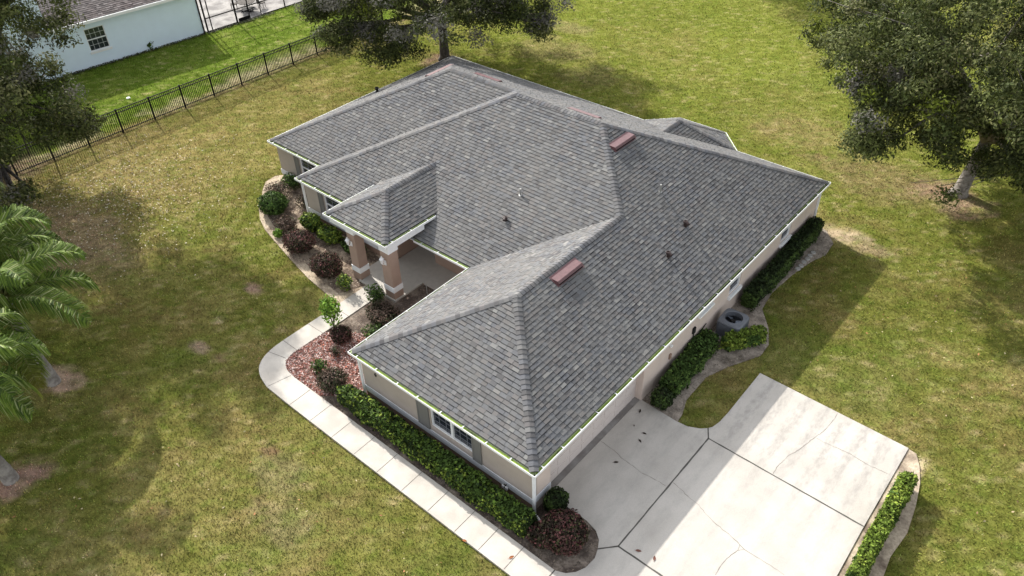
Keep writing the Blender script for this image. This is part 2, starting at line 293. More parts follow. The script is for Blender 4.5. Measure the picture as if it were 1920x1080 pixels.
# grass blades: uncountable, one object
def blades(n, xr, yr, size, keep):
    x = RNG.uniform(*xr, n); y = RNG.uniform(*yr, n); P = np.stack([x, y, np.full(n, GZ)], -1)
    px, py = project(P); ok = (px > -60) & (px < 1980) & (py > -60) & (py < 1140) & keep(x, y)
    x, y = x[ok], y[ok]
    pv = np.zeros(x.shape, bool)
    for pl in PAVED: pv |= inpoly(x, y, pl)
    c = lawn(x, y); sandw = sstep(.30, .40, c[:, 0])*.85
    ok = (~pv) & (RNG.uniform(size=len(x)) > sandw); x, y, c = x[ok], y[ok], c[ok]; n = len(x)
    th = RNG.uniform(0, 2*np.pi, n); hgt = size*RNG.uniform(.5, 1.25, n); wd = size*RNG.uniform(.3, .6, n); lean = RNG.normal(size=(n, 2))*.55
    dx, dy = np.cos(th)*wd*.5, np.sin(th)*wd*.5; z0 = np.full(n, GZ-.005)+(fbm(x, y, 1.6, 77)-.5)*.035
    V = np.empty((n, 3, 3)); V[:, 0] = np.stack([x-dx, y-dy, z0], -1); V[:, 1] = np.stack([x+dx, y+dy, z0], -1); V[:, 2] = np.stack([x+lean[:, 0]*hgt, y+lean[:, 1]*hgt, z0+hgt], -1)
    c = c*RNG.uniform(.35, 2.0, n)[:, None]*(1+RNG.normal(size=(n, 3))*.08)
    return V, np.clip(c*1.12, .004, 1)
dist = lambda x, y: np.hypot(x-9.9, y+11.9)
parts = [blades(620000, (-27, 14), (-15, 26), .07, lambda x, y: dist(x, y) < 33), blades(560000, (-45, 14), (-15, 50), .088, lambda x, y: (dist(x, y) >= 33) & (dist(x, y) < 52)),
         blades(420000, (-66, 14), (-5, 66), .10, lambda x, y: dist(x, y) >= 52)]
gr = bulk('grass', np.concatenate([p[0] for p in parts]), np.concatenate([p[1] for p in parts]), M['grassmat'])
tag(gr, 'short patchy green and straw coloured grass covering the lawns', 'grass', kind='stuff')

# ---------------------------------------------------------------- paving
def strip(mb, pts, wdt, z, mi, jit=0):
    pts = [np.array(p, float) for p in pts]; k = len(pts); L_, R_ = [], []
    for i, p in enumerate(pts):
        d = pts[min(i+1, k-1)]-pts[max(i-1, 0)]; d /= np.linalg.norm(d)+1e-9; nrm = np.array([-d[1], d[0]]); ww = wdt*(1+random.uniform(-jit, jit))
        L_.append(p+nrm*ww/2); R_.append(p-nrm*ww/2)
    for i in range(k-1): mb.poly([(*R_[i], z), (*R_[i+1], z), (*L_[i+1], z), (*L_[i], z)], mi)
def jitter(pts, step=.12, amp=.028):
    out = []
    for a, b in zip(pts, pts[1:]):
        a, b = np.array(a), np.array(b); n = max(1, int(np.linalg.norm(b-a)/step))
        for i in range(n): out.append(a+(b-a)*i/n+RNG.normal(size=2)*amp*(i > 0))
    out.append(np.array(pts[-1])); return out
def px2g(x, y, z=0):
    d = CF+CR*(x-960)/FPX-CU*(y-540)/FPX; t = (z-CP[2])/d[2]; return (CP+t*d)[:2]
mb = MB()
for P in (P1, P2, P3, P4): mb.prism(P, -.14, 0, 0)
for a in ([(2.22, .48), (2.67, .98)], [(2.67, .98), (2.66, 6.77)], [(2.66, 6.77), (2.40, 7.2)], [(2.66, 6.77), (8.42, 6.70)], [(2.67, .98), (8.54, .97)]): strip(mb, jitter(a, .3, .003), .055, .004, 1, .25)
E1 = [(400, 355), (430, 375), (470, 405), (500, 435), (545, 465), (580, 495), (640, 525), (690, 553), (725, 540), (760, 570), (800, 610), (840, 640), (870, 680), (910, 720), (960, 760), (1000, 795), (1025, 820), (1045, 840), (1100, 875), (1150, 905), (1225, 955)]
cr = [E1[:8], E1[8:], [(1025, 820), (1015, 845), (985, 865), (950, 900), (915, 955)], [(1045, 840), (1015, 845)], [(1465, 228), (1450, 255), (1400, 310), (1360, 340), (1300, 385), (1240, 420), (1205, 455), (1175, 500)], [(1370, 340), (1430, 370), (1500, 400), (1560, 435), (1620, 470), (1690, 500)]]
for i, c in enumerate(cr): strip(mb, jitter([px2g(960+x/2.4, 680+y/2.4) for x, y in c], .10, .012), .015 if i < 4 else .013, .005, 2, .55)
tag(mb.build('driveway', [M['conc_drive'], M['joint'], M['crack']]), kind='structure')
mb = MB(); mb.prism(SIDEWALK[::-1], -.14, 0, 0)
for xj in (-10.72, -9.44, -8.16, -6.9, -5.65, -4.38, -3.08, -1.82, -.75, .34): strip(mb, [(xj, -.99), (xj+.02, -2.01)], .018, .004, 1)
strip(mb, [(1.62, -1.0), (1.62, -2.04)], .04, .004, 1)
for a in ([(-12.96, -.5), (-13.86, -.72)], [(-11.97, -.98), (-12.2, -1.97)], [(-13.0, .1), (-13.94, .1)], [(-13.0, 1.47), (-13.94, 1.45)], [(-12.99, 2.9), (-13.95, 2.9)], [(-13.02, 4.05), (-13.97, 4.05)]): strip(mb, a, .018, .004, 1)
tag(mb.build('sidewalk', [M['conc_walk'], M['joint']]), kind='structure')
mb = MB(); mb.box(-.66, 1.16, -.12, -.34, 6.80, -.004)
tag(mb.build('garage_threshold', M['apron']), kind='structure')
def bed(name, poly, m, z=-.02):
    mb = MB(); mb.prism(poly if sum((poly[i][0]*poly[(i+1) % len(poly)][1]-poly[(i+1) % len(poly)][0]*poly[i][1]) for i in range(len(poly))) > 0 else poly[::-1], -.2, z)
    return tag(mb.build(name, m), kind='structure')
bed('sand_bed', BED_FRONT, M['sand'], -.035); bed('mulch_bed', [(-25.0, 8.2), (-24.3, 7.0), (-22.6, 5.5), (-20.5, 4.8), (-18.8, 4.4), (-16.2, 3.85), (-14.6, 3.65), (-14.1, 4.8), (-14.4, 6.7), (-20.45, 6.7), (-20.5, 8.2)], M['halfmulch'], -.029); bed('red_mulch_bed', BED_RED, M['redmulch'], -.03); bed('mulch_bed', BED_INNER, M['darkmulch'], -.035)
bed('mulch_bed', BED_HEDGE, M['darkmulch'], -.033); bed('sand_bed', BED_R1, M['greysand'], -.036); bed('sand_bed', BED_DR, M['sand'], -.034)
mb = MB(); mb.prism(PATIO, -.1, -.01); tag(mb.build('patio', M['paver']), kind='structure')

def chips(name, poly, n, cols, size, label, cat, z=-.02, asp=.35, dens=None):
    P = np.array(poly); x = RNG.uniform(P[:, 0].min(), P[:, 0].max(), n*3); y = RNG.uniform(P[:, 1].min(), P[:, 1].max(), n*3)
    ok = inpoly(x, y, poly)
    if dens is not None: ok &= dens(x, y)
    x, y = x[ok][:n], y[ok][:n]; k = len(x)
    Pp = np.stack([x, y, np.full(k, z)+RNG.uniform(0, .03, k)], -1); c = np.array(cols)[RNG.integers(0, len(cols), k)]*RNG.uniform(.7, 1.3, k)[:, None]
    V = leafquads(Pp, size, N=np.tile([0, 0, 1.2], (k, 1)), aspect=asp)
    V[..., 2] = np.maximum(V[..., 2], z-.008)
    o = bulk(name, V, c, M['chip']); return tag(o, label, cat, kind='stuff')
chips('mulch_chips', BED_RED, 9000, [(.27, .10, .085), (.44, .29, .26), (.58, .48, .45), (.18, .08, .065), (.36, .12, .08), (.10, .06, .05), (.5, .36, .33)], .10, 'red and bleached pink wood chips spread in the bed beside the walk bend', 'mulch')
chips('leaf_litter', BED_HEDGE, 2500, [(.12, .09, .06), (.07, .055, .045), (.24, .19, .14)], .06, 'dark leaf litter under the long front hedge', 'leaf litter')
chips('leaf_litter', BED_FRONT, 5000, [(.50, .41, .30), (.30, .23, .17), (.13, .09, .07), (.58, .50, .40)], .06, 'pale sandy litter in the curved bed left of the porch', 'leaf litter')
chips('leaf_litter', BED_R1, 4000, [(.30, .25, .21), (.17, .14, .11), (.10, .08, .06), (.36, .31, .26)], .06, 'grey litter in the bed along the garage side wall', 'leaf litter')
chips('leaf_litter', BED_INNER, 1800, [(.22, .15, .11), (.30, .22, .17), (.10, .07, .05)], .06, 'brown litter in the bed between walk and porch', 'leaf litter')
FAR = [(-36.5, -8), (-20, -8), (-22, 8), (-34, 12), (-37.3, 12)]
chips('fallen_leaves', FAR, 8000, [(.50, .44, .34), (.42, .30, .2), (.58, .52, .42), (.25, .15, .1)], .085, 'pale fallen leaves scattered over the lawn inside the black fence', 'fallen leaves', z=-.03, asp=.5,
      dens=lambda x, y: RNG.uniform(size=x.shape) < .8*np.exp(-(((x+31)/5.)**2+((y-1)/5.)**2)))
chips('fallen_leaves', [(-25, 2), (-14.5, -1), (-14.5, -12), (-3, -9), (4, -4), (12, 1), (13, 12), (10.3, 26), (2, 27), (3, 12), (9.9, 11), (9.9, -3), (2, -3), (-12, -2.5), (-15, 0), (-15, 2.8), (-25, 5)], 700,
      [(.36, .28, .17), (.32, .15, .07), (.25, .16, .09), (.40, .34, .2)], .085, 'sparse brown and yellow leaves on the lawn around the house', 'fallen leaves', z=-.015, asp=.5)

# ---------------------------------------------------------------- the house
house = empty('stucco_house', (-12, 11, 0), 'single storey tan stucco house with grey shingle hip roof, porch and side garage', 'house')
HO = Vector((-12, 11, 0))
def hp(o, par=None):     # parent to the house, keep world placement
    o.parent = par or house
    o.matrix_parent_inverse = Matrix.Translation(-HO) if par is None else Matrix.Identity(4)
    return o
R1 = (-A1+(D-Y1)/2, (D+Y1)/2); hM = (D-CY)/2; R2 = (-A2+hM, D-hM); R3 = (-hM, D-hM); R4 = (-4.5, CY+4.5); R5 = (-4.5, 4.5)
hl = (D-Y1)/2; VV = (-A2+hl, D-hl)
zR = lambda x: H+PT*(-x)
def P3d(p, z): return (p[0], p[1], z)
z1, z2, z4 = H+PT*hl, H+PT*hM, H+PT*4.5
FACES = {
 'A1': [(0, 0, H), (0, D, H), (-4.5, D-4.5, z4), (-4.5, 4.5, z4)], 'A2': [(-4.5, 11.04, z4), (-4.5, D-4.5, z4), P3d(R3, z2)],
 'B': [(-9, 0, H), (0, 0, H), (-4.5, 4.5, z4)], 'C': [(-9, 0, H), (-4.5, 4.5, z4), (-4.5, 11.04, z4), (-9, CY, H)],
 'D': [(-A2, CY, H), (-9, CY, H), (-4.5, 11.04, z4), P3d(R3, z2), P3d(R2, z2)],
 'E': [(-A2, CY, H), P3d(R2, z2), P3d(VV, z1), (-A2, Y1, H)], 'F': [(-A1, Y1, H), (-A2, Y1, H), P3d(VV, z1), P3d(R1, z1)],
 'G': [(-A1, Y1, H), P3d(R1, z1), (-A1, D, H)], 'H1': [(0, D, H), (-A1, D, H), P3d(R1, z1), (-hl, D-hl, z1)], 'H2': [P3d(VV, z1), P3d(R2, z2), P3d(R3, z2), (-hl, D-hl, z1)]}
HP, PX1, PX2, PF = 3.06, -12.13, -16.26, 4.79; ph = (PX1-PX2)/2; PM = (PX1+PX2)/2; zp = HP+PT*ph; ye = CY+(HP-H)/PT
FACES.update({'pR': [(PX1, PF, HP), (PX1, ye, HP), (PM, ye+ph, zp), (PM, PF+ph, zp)], 'pF': [(PX2, PF, HP), (PX1, PF, HP), (PM, PF+ph, zp)], 'pL': [(PX2, PF, HP), (PM, PF+ph, zp), (PM, ye+ph, zp), (PX2, ye, HP)]})
BX1, BX2, BD = -4.94, -10.58, 1.42; bm = (BX1+BX2)/2; bz = H+PT*(BX1-bm); EY = D-1.28
b_c, b_b, b_a, b_d, b_E, b_V = (BX1, D, H+.01), (BX1-BD, D+BD, H), (BX2+BD, D+BD, H), (BX2, D, H+.01), (bm, EY, bz+.01), (bm, D-(BX1-bm), bz+.01)
FACES.update({'bR': [b_c, b_E, b_V], 'bRc': [b_b, b_E, b_c], 'bB': [b_b, b_a, b_E], 'bLc': [b_a, b_d, b_E], 'bL': [b_d, b_V, b_E]})
def frame(poly):
    p = [Vector(q) for q in poly]; n = Vector((0, 0, 0))
    for i in range(1, len(p)-1): n += (p[i]-p[0]).cross(p[i+1]-p[0])
    n.normalize()
    if n.z < 0: n = -n
    u = Vector((0, 0, 1)).cross(n)
    u = u.normalized() if u.length > 1e-6 else Vector((1, 0, 0)); v = n.cross(u); return u, v, n
def clip(poly, a, b, c):          # keep a*x+b*y<=c
    out = []
    for i in range(len(poly)):
        p, q = poly[i], poly[(i+1) % len(poly)]; dp, dq = a*p[0]+b*p[1]-c, a*q[0]+b*q[1]-c
        if dp <= 0: out.append(p)
        if (dp < 0) != (dq < 0) and dp != dq:
            t = dp/(dp-dq); out.append((p[0]+(q[0]-p[0])*t, p[1]+(q[1]-p[1])*t))
    return out
SHC = [(q[0]*.82, q[1]*.835, q[2]*.87) for q in [(.160, .158, .155), (.188, .185, .179), (.135, .134, .134), (.228, .224, .210), (.165, .154, .147), (.145, .147, .153), (.116, .113, .111), (.26, .25, .23), (.178, .167, .158), (.158, .160, .163)]]
SHW = [7, 5, 5, 1.7, 4, 4, 2.5, .25, 3.5, 5]
def shingles(mb, poly, exp=.163, cols=SHC, wts=SHW, seed=0, tint=1., back=0.):
    rnd = random.Random(seed); u, v, n = frame(poly); o = Vector(poly[0]); pts = [((Vector(p)-o).dot(u), (Vector(p)-o).dot(v)) for p in poly]
    if back: pts = clip(pts, 0, -1, -(min(p[1] for p in pts)+back))
    area = sum(pts[i][0]*pts[(i+1) % len(pts)][1]-pts[(i+1) % len(pts)][0]*pts[i][1] for i in range(len(pts)))
    if area < 0: pts = pts[::-1]
    v0 = round(min(p[1] for p in pts)/exp)*exp if False else min(p[1] for p in pts); v1 = max(p[1] for p in pts); k = 0
    u0, u1 = min(p[0] for p in pts)-1, max(p[0] for p in pts)+1
    vv = v0
    while vv < v1-1e-4:
        x = u0+rnd.uniform(0, .5); raised = rnd.random() < .5
        row = clip(clip(pts, 0, -1, -vv), 0, 1, min(vv+exp, v1))
        if len(row) >= 3:
            ra, rb = min(p[0] for p in row), max(p[0] for p in row)
            while x < rb:
                wd = rnd.choice((.15, .18, .22, .26, .30))*rnd.uniform(.9, 1.1); xa, xb = x, x+wd; x = xb; raised = not raised
                if xb < ra: continue
                cell = clip(clip(row, -1, 0, -xa), 1, 0, xb)
                cell = [c for i, c in enumerate(cell) if math.hypot(c[0]-cell[i-1][0], c[1]-cell[i-1][1]) > 1e-4]
                if len(cell) < 3: continue
                lift = (.008 if raised else .0)+rnd.uniform(0, .002)
                c = rnd.choices(cols, wts)[0]; q = rnd.uniform(.92, 1.08)*tint; c = (c[0]*q, c[1]*q, c[2]*q)
                top = [o+u*a+v*b+n*(.006+.014*(1-(b-vv)/exp)+lift) for a, b in cell]; bot = [o+u*a+v*b-n*.004 for a, b in cell]
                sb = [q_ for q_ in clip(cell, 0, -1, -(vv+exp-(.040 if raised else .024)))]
                if len(sb) >= 3 and rnd.random() < .8:      # dark granule band, also painting the shade line below the next course
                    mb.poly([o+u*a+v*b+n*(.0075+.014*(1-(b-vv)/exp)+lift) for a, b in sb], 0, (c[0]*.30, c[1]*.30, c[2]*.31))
                i = len(mb.v); m_ = len(top); mb.v += [tuple(t) for t in top]+[tuple(t) for t in bot]
                mb.f.append(tuple(range(i, i+m_))); mb.m.append(0); mb.c.append(c)
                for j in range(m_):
                    jj = (j+1) % m_; mb.f.append((i+m_+j, i+m_+jj, i+jj, i+j)); mb.m.append(0); mb.c.append((c[0]*.15, c[1]*.15, c[2]*.15))  # tab edges painted near black as the shadow line of each course
        vv += exp; k += 1
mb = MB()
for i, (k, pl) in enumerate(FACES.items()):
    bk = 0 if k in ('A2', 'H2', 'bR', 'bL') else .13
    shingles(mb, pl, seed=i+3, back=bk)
    u, v, n = frame(pl); o_ = Vector(pl[0]); q2 = [((Vector(p)-o_).dot(u), (Vector(p)-o_).dot(v)) for p in pl]
    if bk: q2 = clip(q2, 0, -1, -(min(p[1] for p in q2)+bk))
    ps = [o_+u*a_+v*b_ for a_, b_ in q2]
    if (ps[1]-ps[0]).cross(ps[2]-ps[0]).z < 0: ps = ps[::-1]
    mb.hexa([p-n*.05 for p in ps], [p-n*.006 for p in ps], 1)
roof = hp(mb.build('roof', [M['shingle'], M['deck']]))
# hip and ridge caps
def on_edge(mid, pl):
    mid = Vector(mid)
    for i in range(len(pl)):
        a, b = Vector(pl[i]), Vector(pl[(i+1) % len(pl)]); t = max(0, min(1, (mid-a).dot(b-a)/(b-a).length_squared))
        if (a+(b-a)*t-mid).length < .06: return True
    return False
def caps(a, b, faces, wd=.155, exp=.19):
    a, b = Vector(a), Vector(b)
    if a.z > b.z: a, b = b, a
    L = (b-a).length; d = (b-a)/L; N1, N2 = [frame(FACES[f])[2] for f in faces]
    s1 = N1.cross(d).normalized(); s1 = s1 if s1.z < -.0001 or abs(s1.z) < 1e-4 else -s1
    s2 = N2.cross(d).normalized(); s2 = s2 if s2.z < 0 else -s2
    if s1.dot(s2) > .3: s1 = -s1
    up = (N1+N2).normalized(); mb = MB(); t = .16 if a.z < H+.05 or abs(a.z-HP) < .02 else 0; rnd = random.Random(int(L*1000))
    while t < L:
        t1 = min(t+exp+.03, L+.03); c = rnd.choices(SHC, SHW)[0]; q = rnd.uniform(.8, 1.0); c = (c[0]*q, c[1]*q, c[2]*q*1.03)
        def sec(tt, lift):
            p = a+d*tt; return [p+s1*wd+N1*(lift+.012), p+s1*wd*.35+N1*(lift+.014), p+up*(lift+.012), p+s2*wd*.35+N2*(lift+.014), p+s2*wd+N2*(lift+.012)]
        lo, hi = sec(t, .032), sec(t1, .014); base = sec(t, -.02)
        for j in range(4):
            mb.poly([lo[j], lo[j+1], hi[j+1], hi[j]], 0, c); mb.poly([base[j], base[j+1], lo[j+1], lo[j]], 0, (c[0]*.5,)*3)
        bh = sec(t1, -.02)
        mb.poly([base[0], lo[0], hi[0], bh[0]], 0, c); mb.poly([base[4], bh[4], hi[4], lo[4]], 0, c)
        t += exp
    o = mb.build('ridge_cap', M['shingle']); o.parent = roof
c3 = lambda p, z: (p[0], p[1], z)
segs = [((0, 0, H), c3(R5, z4), 'A1', 'B'), ((-9, 0, H), c3(R5, z4), 'B', 'C'), (c3(R5, z4), c3(R4, z4), 'A1', 'C'), (c3(R4, z4), c3(R3, z2), 'A2', 'D'), (c3(R3, z2), (0, D, H), 'A1', 'H1'),
        (c3(R3, z2), c3(R2, z2), 'D', 'H1'), (c3(R2, z2), (-A2, CY, H), 'D', 'E'), (c3(R1, z1), c3(VV, z1), 'F', 'H1'), (c3(R2, z2), c3(VV, z1), 'E', 'H1'), (c3(R1, z1), (-A1, Y1, H), 'F', 'G'), (c3(R1, z1), (-A1, D, H), 'G', 'H1'),
        ((PM, PF+ph, zp), (PX1, PF, HP), 'pR', 'pF'), ((PM, PF+ph, zp), (PX2, PF, HP), 'pF', 'pL'), ((PM, PF+ph, zp), (PM, ye+ph, zp), 'pR', 'pL'),
        (b_E, b_V, 'bR', 'bL'), (b_E, b_c, 'bR', 'bRc'), (b_E, b_b, 'bRc', 'bB'), (b_E, b_a, 'bB', 'bLc')]
for s_ in segs: caps(s_[0], s_[1], s_[2:])
# roof vents
def slant(face, x, y):
    pl = FACES[face]; u, v, n = frame(pl); p0 = Vector(pl[0]); z = p0.z-(n.x*(x-p0.x)+n.y*(y-p0.y))/n.z; return Vector((x, y, z)), u, v, n
def roof_vent(face, x, y, L=1.5, dp=.42, label=None):
    p, u, v, n = slant(face, x, y); mb = MB(); h = .16 if face[0] == 'A' else .10
    prof = [(-dp/2, .03), (-dp/2, h*.75), (-dp/2+.10, h), (dp/2, .02)]
    a = [p-u*L/2+v*b+n*c for b, c in prof]; b2 = [p+u*L/2+v*b+n*c for b, c in prof]
    i = len(mb.v); mb.hexa(a, b2, 0)
    mb.obox(p-u*(L/2-.05)+v*(-dp/2-.03)+n*.02, u*(L-.1), v*.03, n*.07, 1)
    mb.obox(p-u*(L/2+.05)+v*(-dp/2-.06)+n*.028, u*(L+.1), v*(dp+.1), n*.008, 0)
    o = mb.build('roof_vent', [M['maroon'], M['dark']]); o.parent = roof
roof_vent('A1', -6.75+.0, 14.45) if False else roof_vent('A2', -6.85, 14.45)
roof_vent('A1', -4.08, 6.9); roof_vent('H1', -16.9, 16.75, 1.7); roof_vent('H1', -9.85, 15.75, 1.7) ; roof_vent('G', -19.6, 15.9, 1.8)
def roof_pipe(face, x, y, h, r, m, goose=False):
    p, u, v, n = slant(face, x, y); mb = MB(); mb.tube([p-n*.02, p+n*.03], [.11, .08], 12)
    mb.tube([p, p+Vector((0, 0, h))], r, 12)
    if goose: mb.tube([p+Vector((0, 0, h*.7)), p+Vector((0, 0, h))], r*1.7, 12); mb.tube([p+Vector((0, 0, h*.8)), p+Vector((.06, -.03, h*.8))-v*.12], r*1.4, 10)
    o = mb.build('vent_pipe', m, smooth=False); o.parent = roof
roof_pipe('A1', -4.29, 13.75, .36, .045, M['pipe']); roof_pipe('A1', -2.66, 13.22, .26, .055, M['vent_dark'], True); roof_pipe('A1', -2.21, 11.19, .26, .055, M['vent_dark'], True)
roof_pipe('D', -9.13, 10.21, .32, .045, M['pipe']); roof_pipe('D', -8.95, 8.98, .18, .06, M['vent_dark'], True); roof_pipe('G', -23.9, 14.9, .3, .07, M['dark'], True)
# soffit and walls
EAVES = [(0, 0), (0, D), (-A1, D), (-A1, Y1), (-A2, Y1), (-A2, CY), (-9, CY), (-9, 0)]
mb = MB(); ea = [(x, y) for x, y in EAVES]; e_ = .11; mb.prism([(-e_, e_), (-e_, D-e_), (-A1+e_, D-e_), (-A1+e_, Y1+e_), (-A2+e_, Y1+e_), (-A2+e_, CY+e_), (-9+e_, CY+e_), (-9+e_, e_)], H-.14, H-.11)
mb.box(-A1+e_, Y1+.12, H-.109, -A1+e_+.02, D-.12, H+.03)
mb.prism([(BX1-.03, D-.1), (BX1-BD-.02, D+BD-.03), (BX2+BD+.02, D+BD-.03), (BX2+.03, D-.1)], H-.16, H-.125)
hp(mb.build('soffit', M['white']))
def wall(mb, a, b, z0, z1, ops=(), th=.18, zs=(), mats=None):
    """outer face runs a->b with the outside on the right hand; ops = (s0,s1,z0,z1) holes"""
    a, b = Vector((*a, 0)), Vector((*b, 0)); L = (b-a).length; d = (b-a)/L; n = Vector((-d.y, d.x, 0))
    ss = sorted({0, L, *[o[0] for o in ops], *[o[1] for o in ops]}); zz = sorted({z0, z1, *zs, *[o[2] for o in ops], *[o[3] for o in ops]})
    for za, zb in zip(zz, zz[1:]):
        run = None
        for sa, sb in list(zip(ss, ss[1:]))+[(L, L)]:
            hole = sa == sb or any(sa >= o[0]-1e-6 and sb <= o[1]+1e-6 and za >= o[2]-1e-6 and zb <= o[3]+1e-6 for o in ops)
            if not hole: run = (run[0], sb) if run else (sa, sb)
            if hole and run:
                mb.obox(a+d*run[0]+Vector((0, 0, za)), d*(run[1]-run[0]), n*th, Vector((0, 0, zb-za)), mats(za) if mats else 0); run = None
ZW = H-.15; low = lambda z: 1 if z < .29 else 0; ZB = -.15
fw = [(s, e, .86, 1.92) for s, e in ((8.72-5.06, 8.72-3.02),)]
mb = MB()
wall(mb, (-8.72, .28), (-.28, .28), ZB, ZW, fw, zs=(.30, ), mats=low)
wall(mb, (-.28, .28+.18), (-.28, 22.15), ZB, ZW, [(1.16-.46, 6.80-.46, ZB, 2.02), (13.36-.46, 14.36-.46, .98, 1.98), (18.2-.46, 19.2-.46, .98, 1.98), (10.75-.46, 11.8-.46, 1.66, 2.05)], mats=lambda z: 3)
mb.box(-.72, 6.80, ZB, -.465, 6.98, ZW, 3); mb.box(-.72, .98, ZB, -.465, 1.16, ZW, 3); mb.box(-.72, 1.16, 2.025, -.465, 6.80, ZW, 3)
wall(mb, (-.46, 22.15), (-24.94, 22.15), ZB, ZW)
wall(mb, (-24.94, 21.97), (-24.94, 8.33), ZB, ZW, zs=(.30,), mats=low)
wall(mb, (-24.76, 8.33), (-20.57, 8.33), ZB, ZW, [(24.76-23.0, 24.76-21.3, .86, 1.98)], zs=(.30,), mats=low)
wall(mb, (-20.57, 8.15), (-20.57, 6.82), ZB, ZW, zs=(.30,), mats=low)
wall(mb, (-16.1, 6.9), (-14.35, 6.9), ZW, 2.95)
wall(mb, (-20.39, 6.82), (-14.35, 6.82), ZB, ZW, [(20.39-19.1, 20.39-17.5, .86, 1.98), (20.39-16.6, 20.39-15.0, .86, 1.98)], zs=(.30,), mats=low)
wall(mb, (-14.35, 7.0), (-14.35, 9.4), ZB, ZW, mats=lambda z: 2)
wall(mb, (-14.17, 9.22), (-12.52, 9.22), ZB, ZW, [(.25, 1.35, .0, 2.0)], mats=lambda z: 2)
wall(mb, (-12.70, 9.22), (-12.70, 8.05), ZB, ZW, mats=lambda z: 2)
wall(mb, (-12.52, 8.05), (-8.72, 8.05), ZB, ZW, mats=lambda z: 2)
wall(mb, (-8.72, 8.05), (-8.72, .46), ZB, ZW, zs=(.30,), mats=low)
hp(mb.build('wall', [M['stucco'], M['stucco_brown'], M['stucco_tan'], M['stucco_bounce']]))
mb = MB()   # bay walls behind
for a, b in (((-5.3, 22.15), (-6.45, 23.5)), ((-6.45, 23.5), (-9.07, 23.5)), ((-9.07, 23.5), (-10.2, 22.15))): wall(mb, a, b, ZB, ZW)
hp(mb.build('bay_wall', M['stucco']))
for q in ((-8.75, .245, .33, -.31, .277, .62), (-.277, .25, .42, -.245, 1.16, .70), (-14.4, 6.785, .33, -20.57, 6.817, .62), (-20.61, 6.785, .33, -20.573, 8.29, .62), (-24.97, 8.295, .33, -20.61, 8.327, .62), (-8.753, .31, .33, -8.723, 8.0, .62)):
    mb = MB(); mb.box(*q); hp(mb.build('wall_band', M['band']))
# garage door
mb = MB()
for k in range(4):
    z0_, z1_ = .0+k*.505, .0+k*.505+.497
    mb.box(-.62, 1.165, z0_, -.575, 6.795, z1_)
    for j in range(8):
        ya = 1.25+j*.695; mb.box(-.575, ya, z0_+.09, -.563, ya+.56, z1_-.09)
mb.box(-.66, 1.165, 0, -.62, 6.795, 2.02)
hp(mb.build('garage_door', M['door']))
# windows
def window(cx, cy, wd, z0, z1, nrm, cols=2, rows=2, halves=1, sill=None, frame_m='white', recess=.06, up_=None):
    """one window unit, centre of the opening on the outer wall face, outward normal nrm"""
    n = Vector((*nrm, 0)); d = Vector((-n.y, n.x, 0)); c = Vector((cx, cy, 0)); T = []
    def bx(mb, s0, s1, za, zb, n0, n1, mi=0):
        mb.obox(c+d*s0+n*n0+Vector((0, 0, za)), d*(s1-s0), n*(n1-n0), Vector((0, 0, zb-za)), mi)
    fr = MB(); f = .045; a, b = -wd/2, wd/2
    bx(fr, a, b, z0, z0+f, -.14, -recess+.02); bx(fr, a, b, z1-f, z1, -.14, -recess+.02); bx(fr, a, a+f, z0+f, z1-f, -.14, -recess+.02); bx(fr, b-f, b, z0+f, z1-f, -.14, -recess+.02)
    for k in range(1, halves): x = a+wd*k/halves; bx(fr, x-.05, x+.05, z0+f, z1-f, -.14, -recess+.02)
    if halves == 1: zc = (z0+z1)/2; bx(fr, a+f, b-f, zc-.022, zc+.022, -.139, -recess)
    W = hp(fr.build('window', M[frame_m]))
    g = MB(); bx(g, a+f*.6, b-f*.6, z0+f*.6, z1-f*.6, -.125, -.115); o = g.build('pane', M['glass']); o.parent = W
    mu = MB(); nc = cols*halves
    for k in range(1, nc): x = a+wd*k/nc; bx(mu, x-.011, x+.011, z0+f, z1-f, -.113, -.098)
    for k in range(1, rows*2): z = z0+(z1-z0)*k/(rows*2); bx(mu, a+f, b-f, z-.011, z+.011, -.1125, -.0975)
    o = mu.build('muntin_grid', M['muntin']); o.parent = W
    if sill:
        s = MB(); bx(s, a-.06, b+.06, z0-sill, z0, .003, .11); o = s.build('sill', M['white']); o.parent = W
    for ch in W.children: ch.matrix_parent_inverse = Matrix.Identity(4)
    return W
window(-4.04, .28, 2.04, .86, 1.92, (0, -1), 3, 2, 2)
window(-.28, 13.86, 1.0, .98, 1.98, (1, 0), 2, 2, 1, .16); window(-.28, 18.7, 1.0, .98, 1.98, (1, 0), 2, 2, 1, .16); window(-.28, 11.275, 1.05, 1.66, 2.05, (1, 0), 2, 1, 1, .10)
window(-18.3, 6.82, 1.6, .86, 1.98, (0, -1), 3, 2, 1); window(-15.8, 6.82, 1.6, .86, 1.98, (0, -1), 3, 2, 1); window(-22.15, 8.33, 1.7, .86, 1.98, (0, -1), 3, 2, 1)
def shutter(x0, x1, y, z0=.63, z1=1.95):
    mb = MB(); mb.box(x0, y-.035, z0, x1, y-.004, z1); t = .06
    mb.box(x0, y-.05, z0, x0+t, y-.0351, z1, 1); mb.box(x1-t, y-.05, z0, x1, y-.0351, z1, 1); mb.box(x0+t, y-.05, z0, x1-t, y-.0351, z0+t, 1); mb.box(x0+t, y-.05, z1-t, x1-t, y-.0351, z1, 1)
    hp(mb.build('shutter', [M['shutter'], M['shutter']]))
for x0, x1, y in ((-5.72, -5.12, .28), (-3.0, -2.58, .28), (-19.5, -19.15, 6.82), (-17.45, -17.1, 6.82), (-16.98, -16.65, 6.82), (-14.95, -14.6, 6.82), (-23.42, -23.05, 8.33), (-21.25, -20.9, 8.33)): shutter(x0, x1, y)
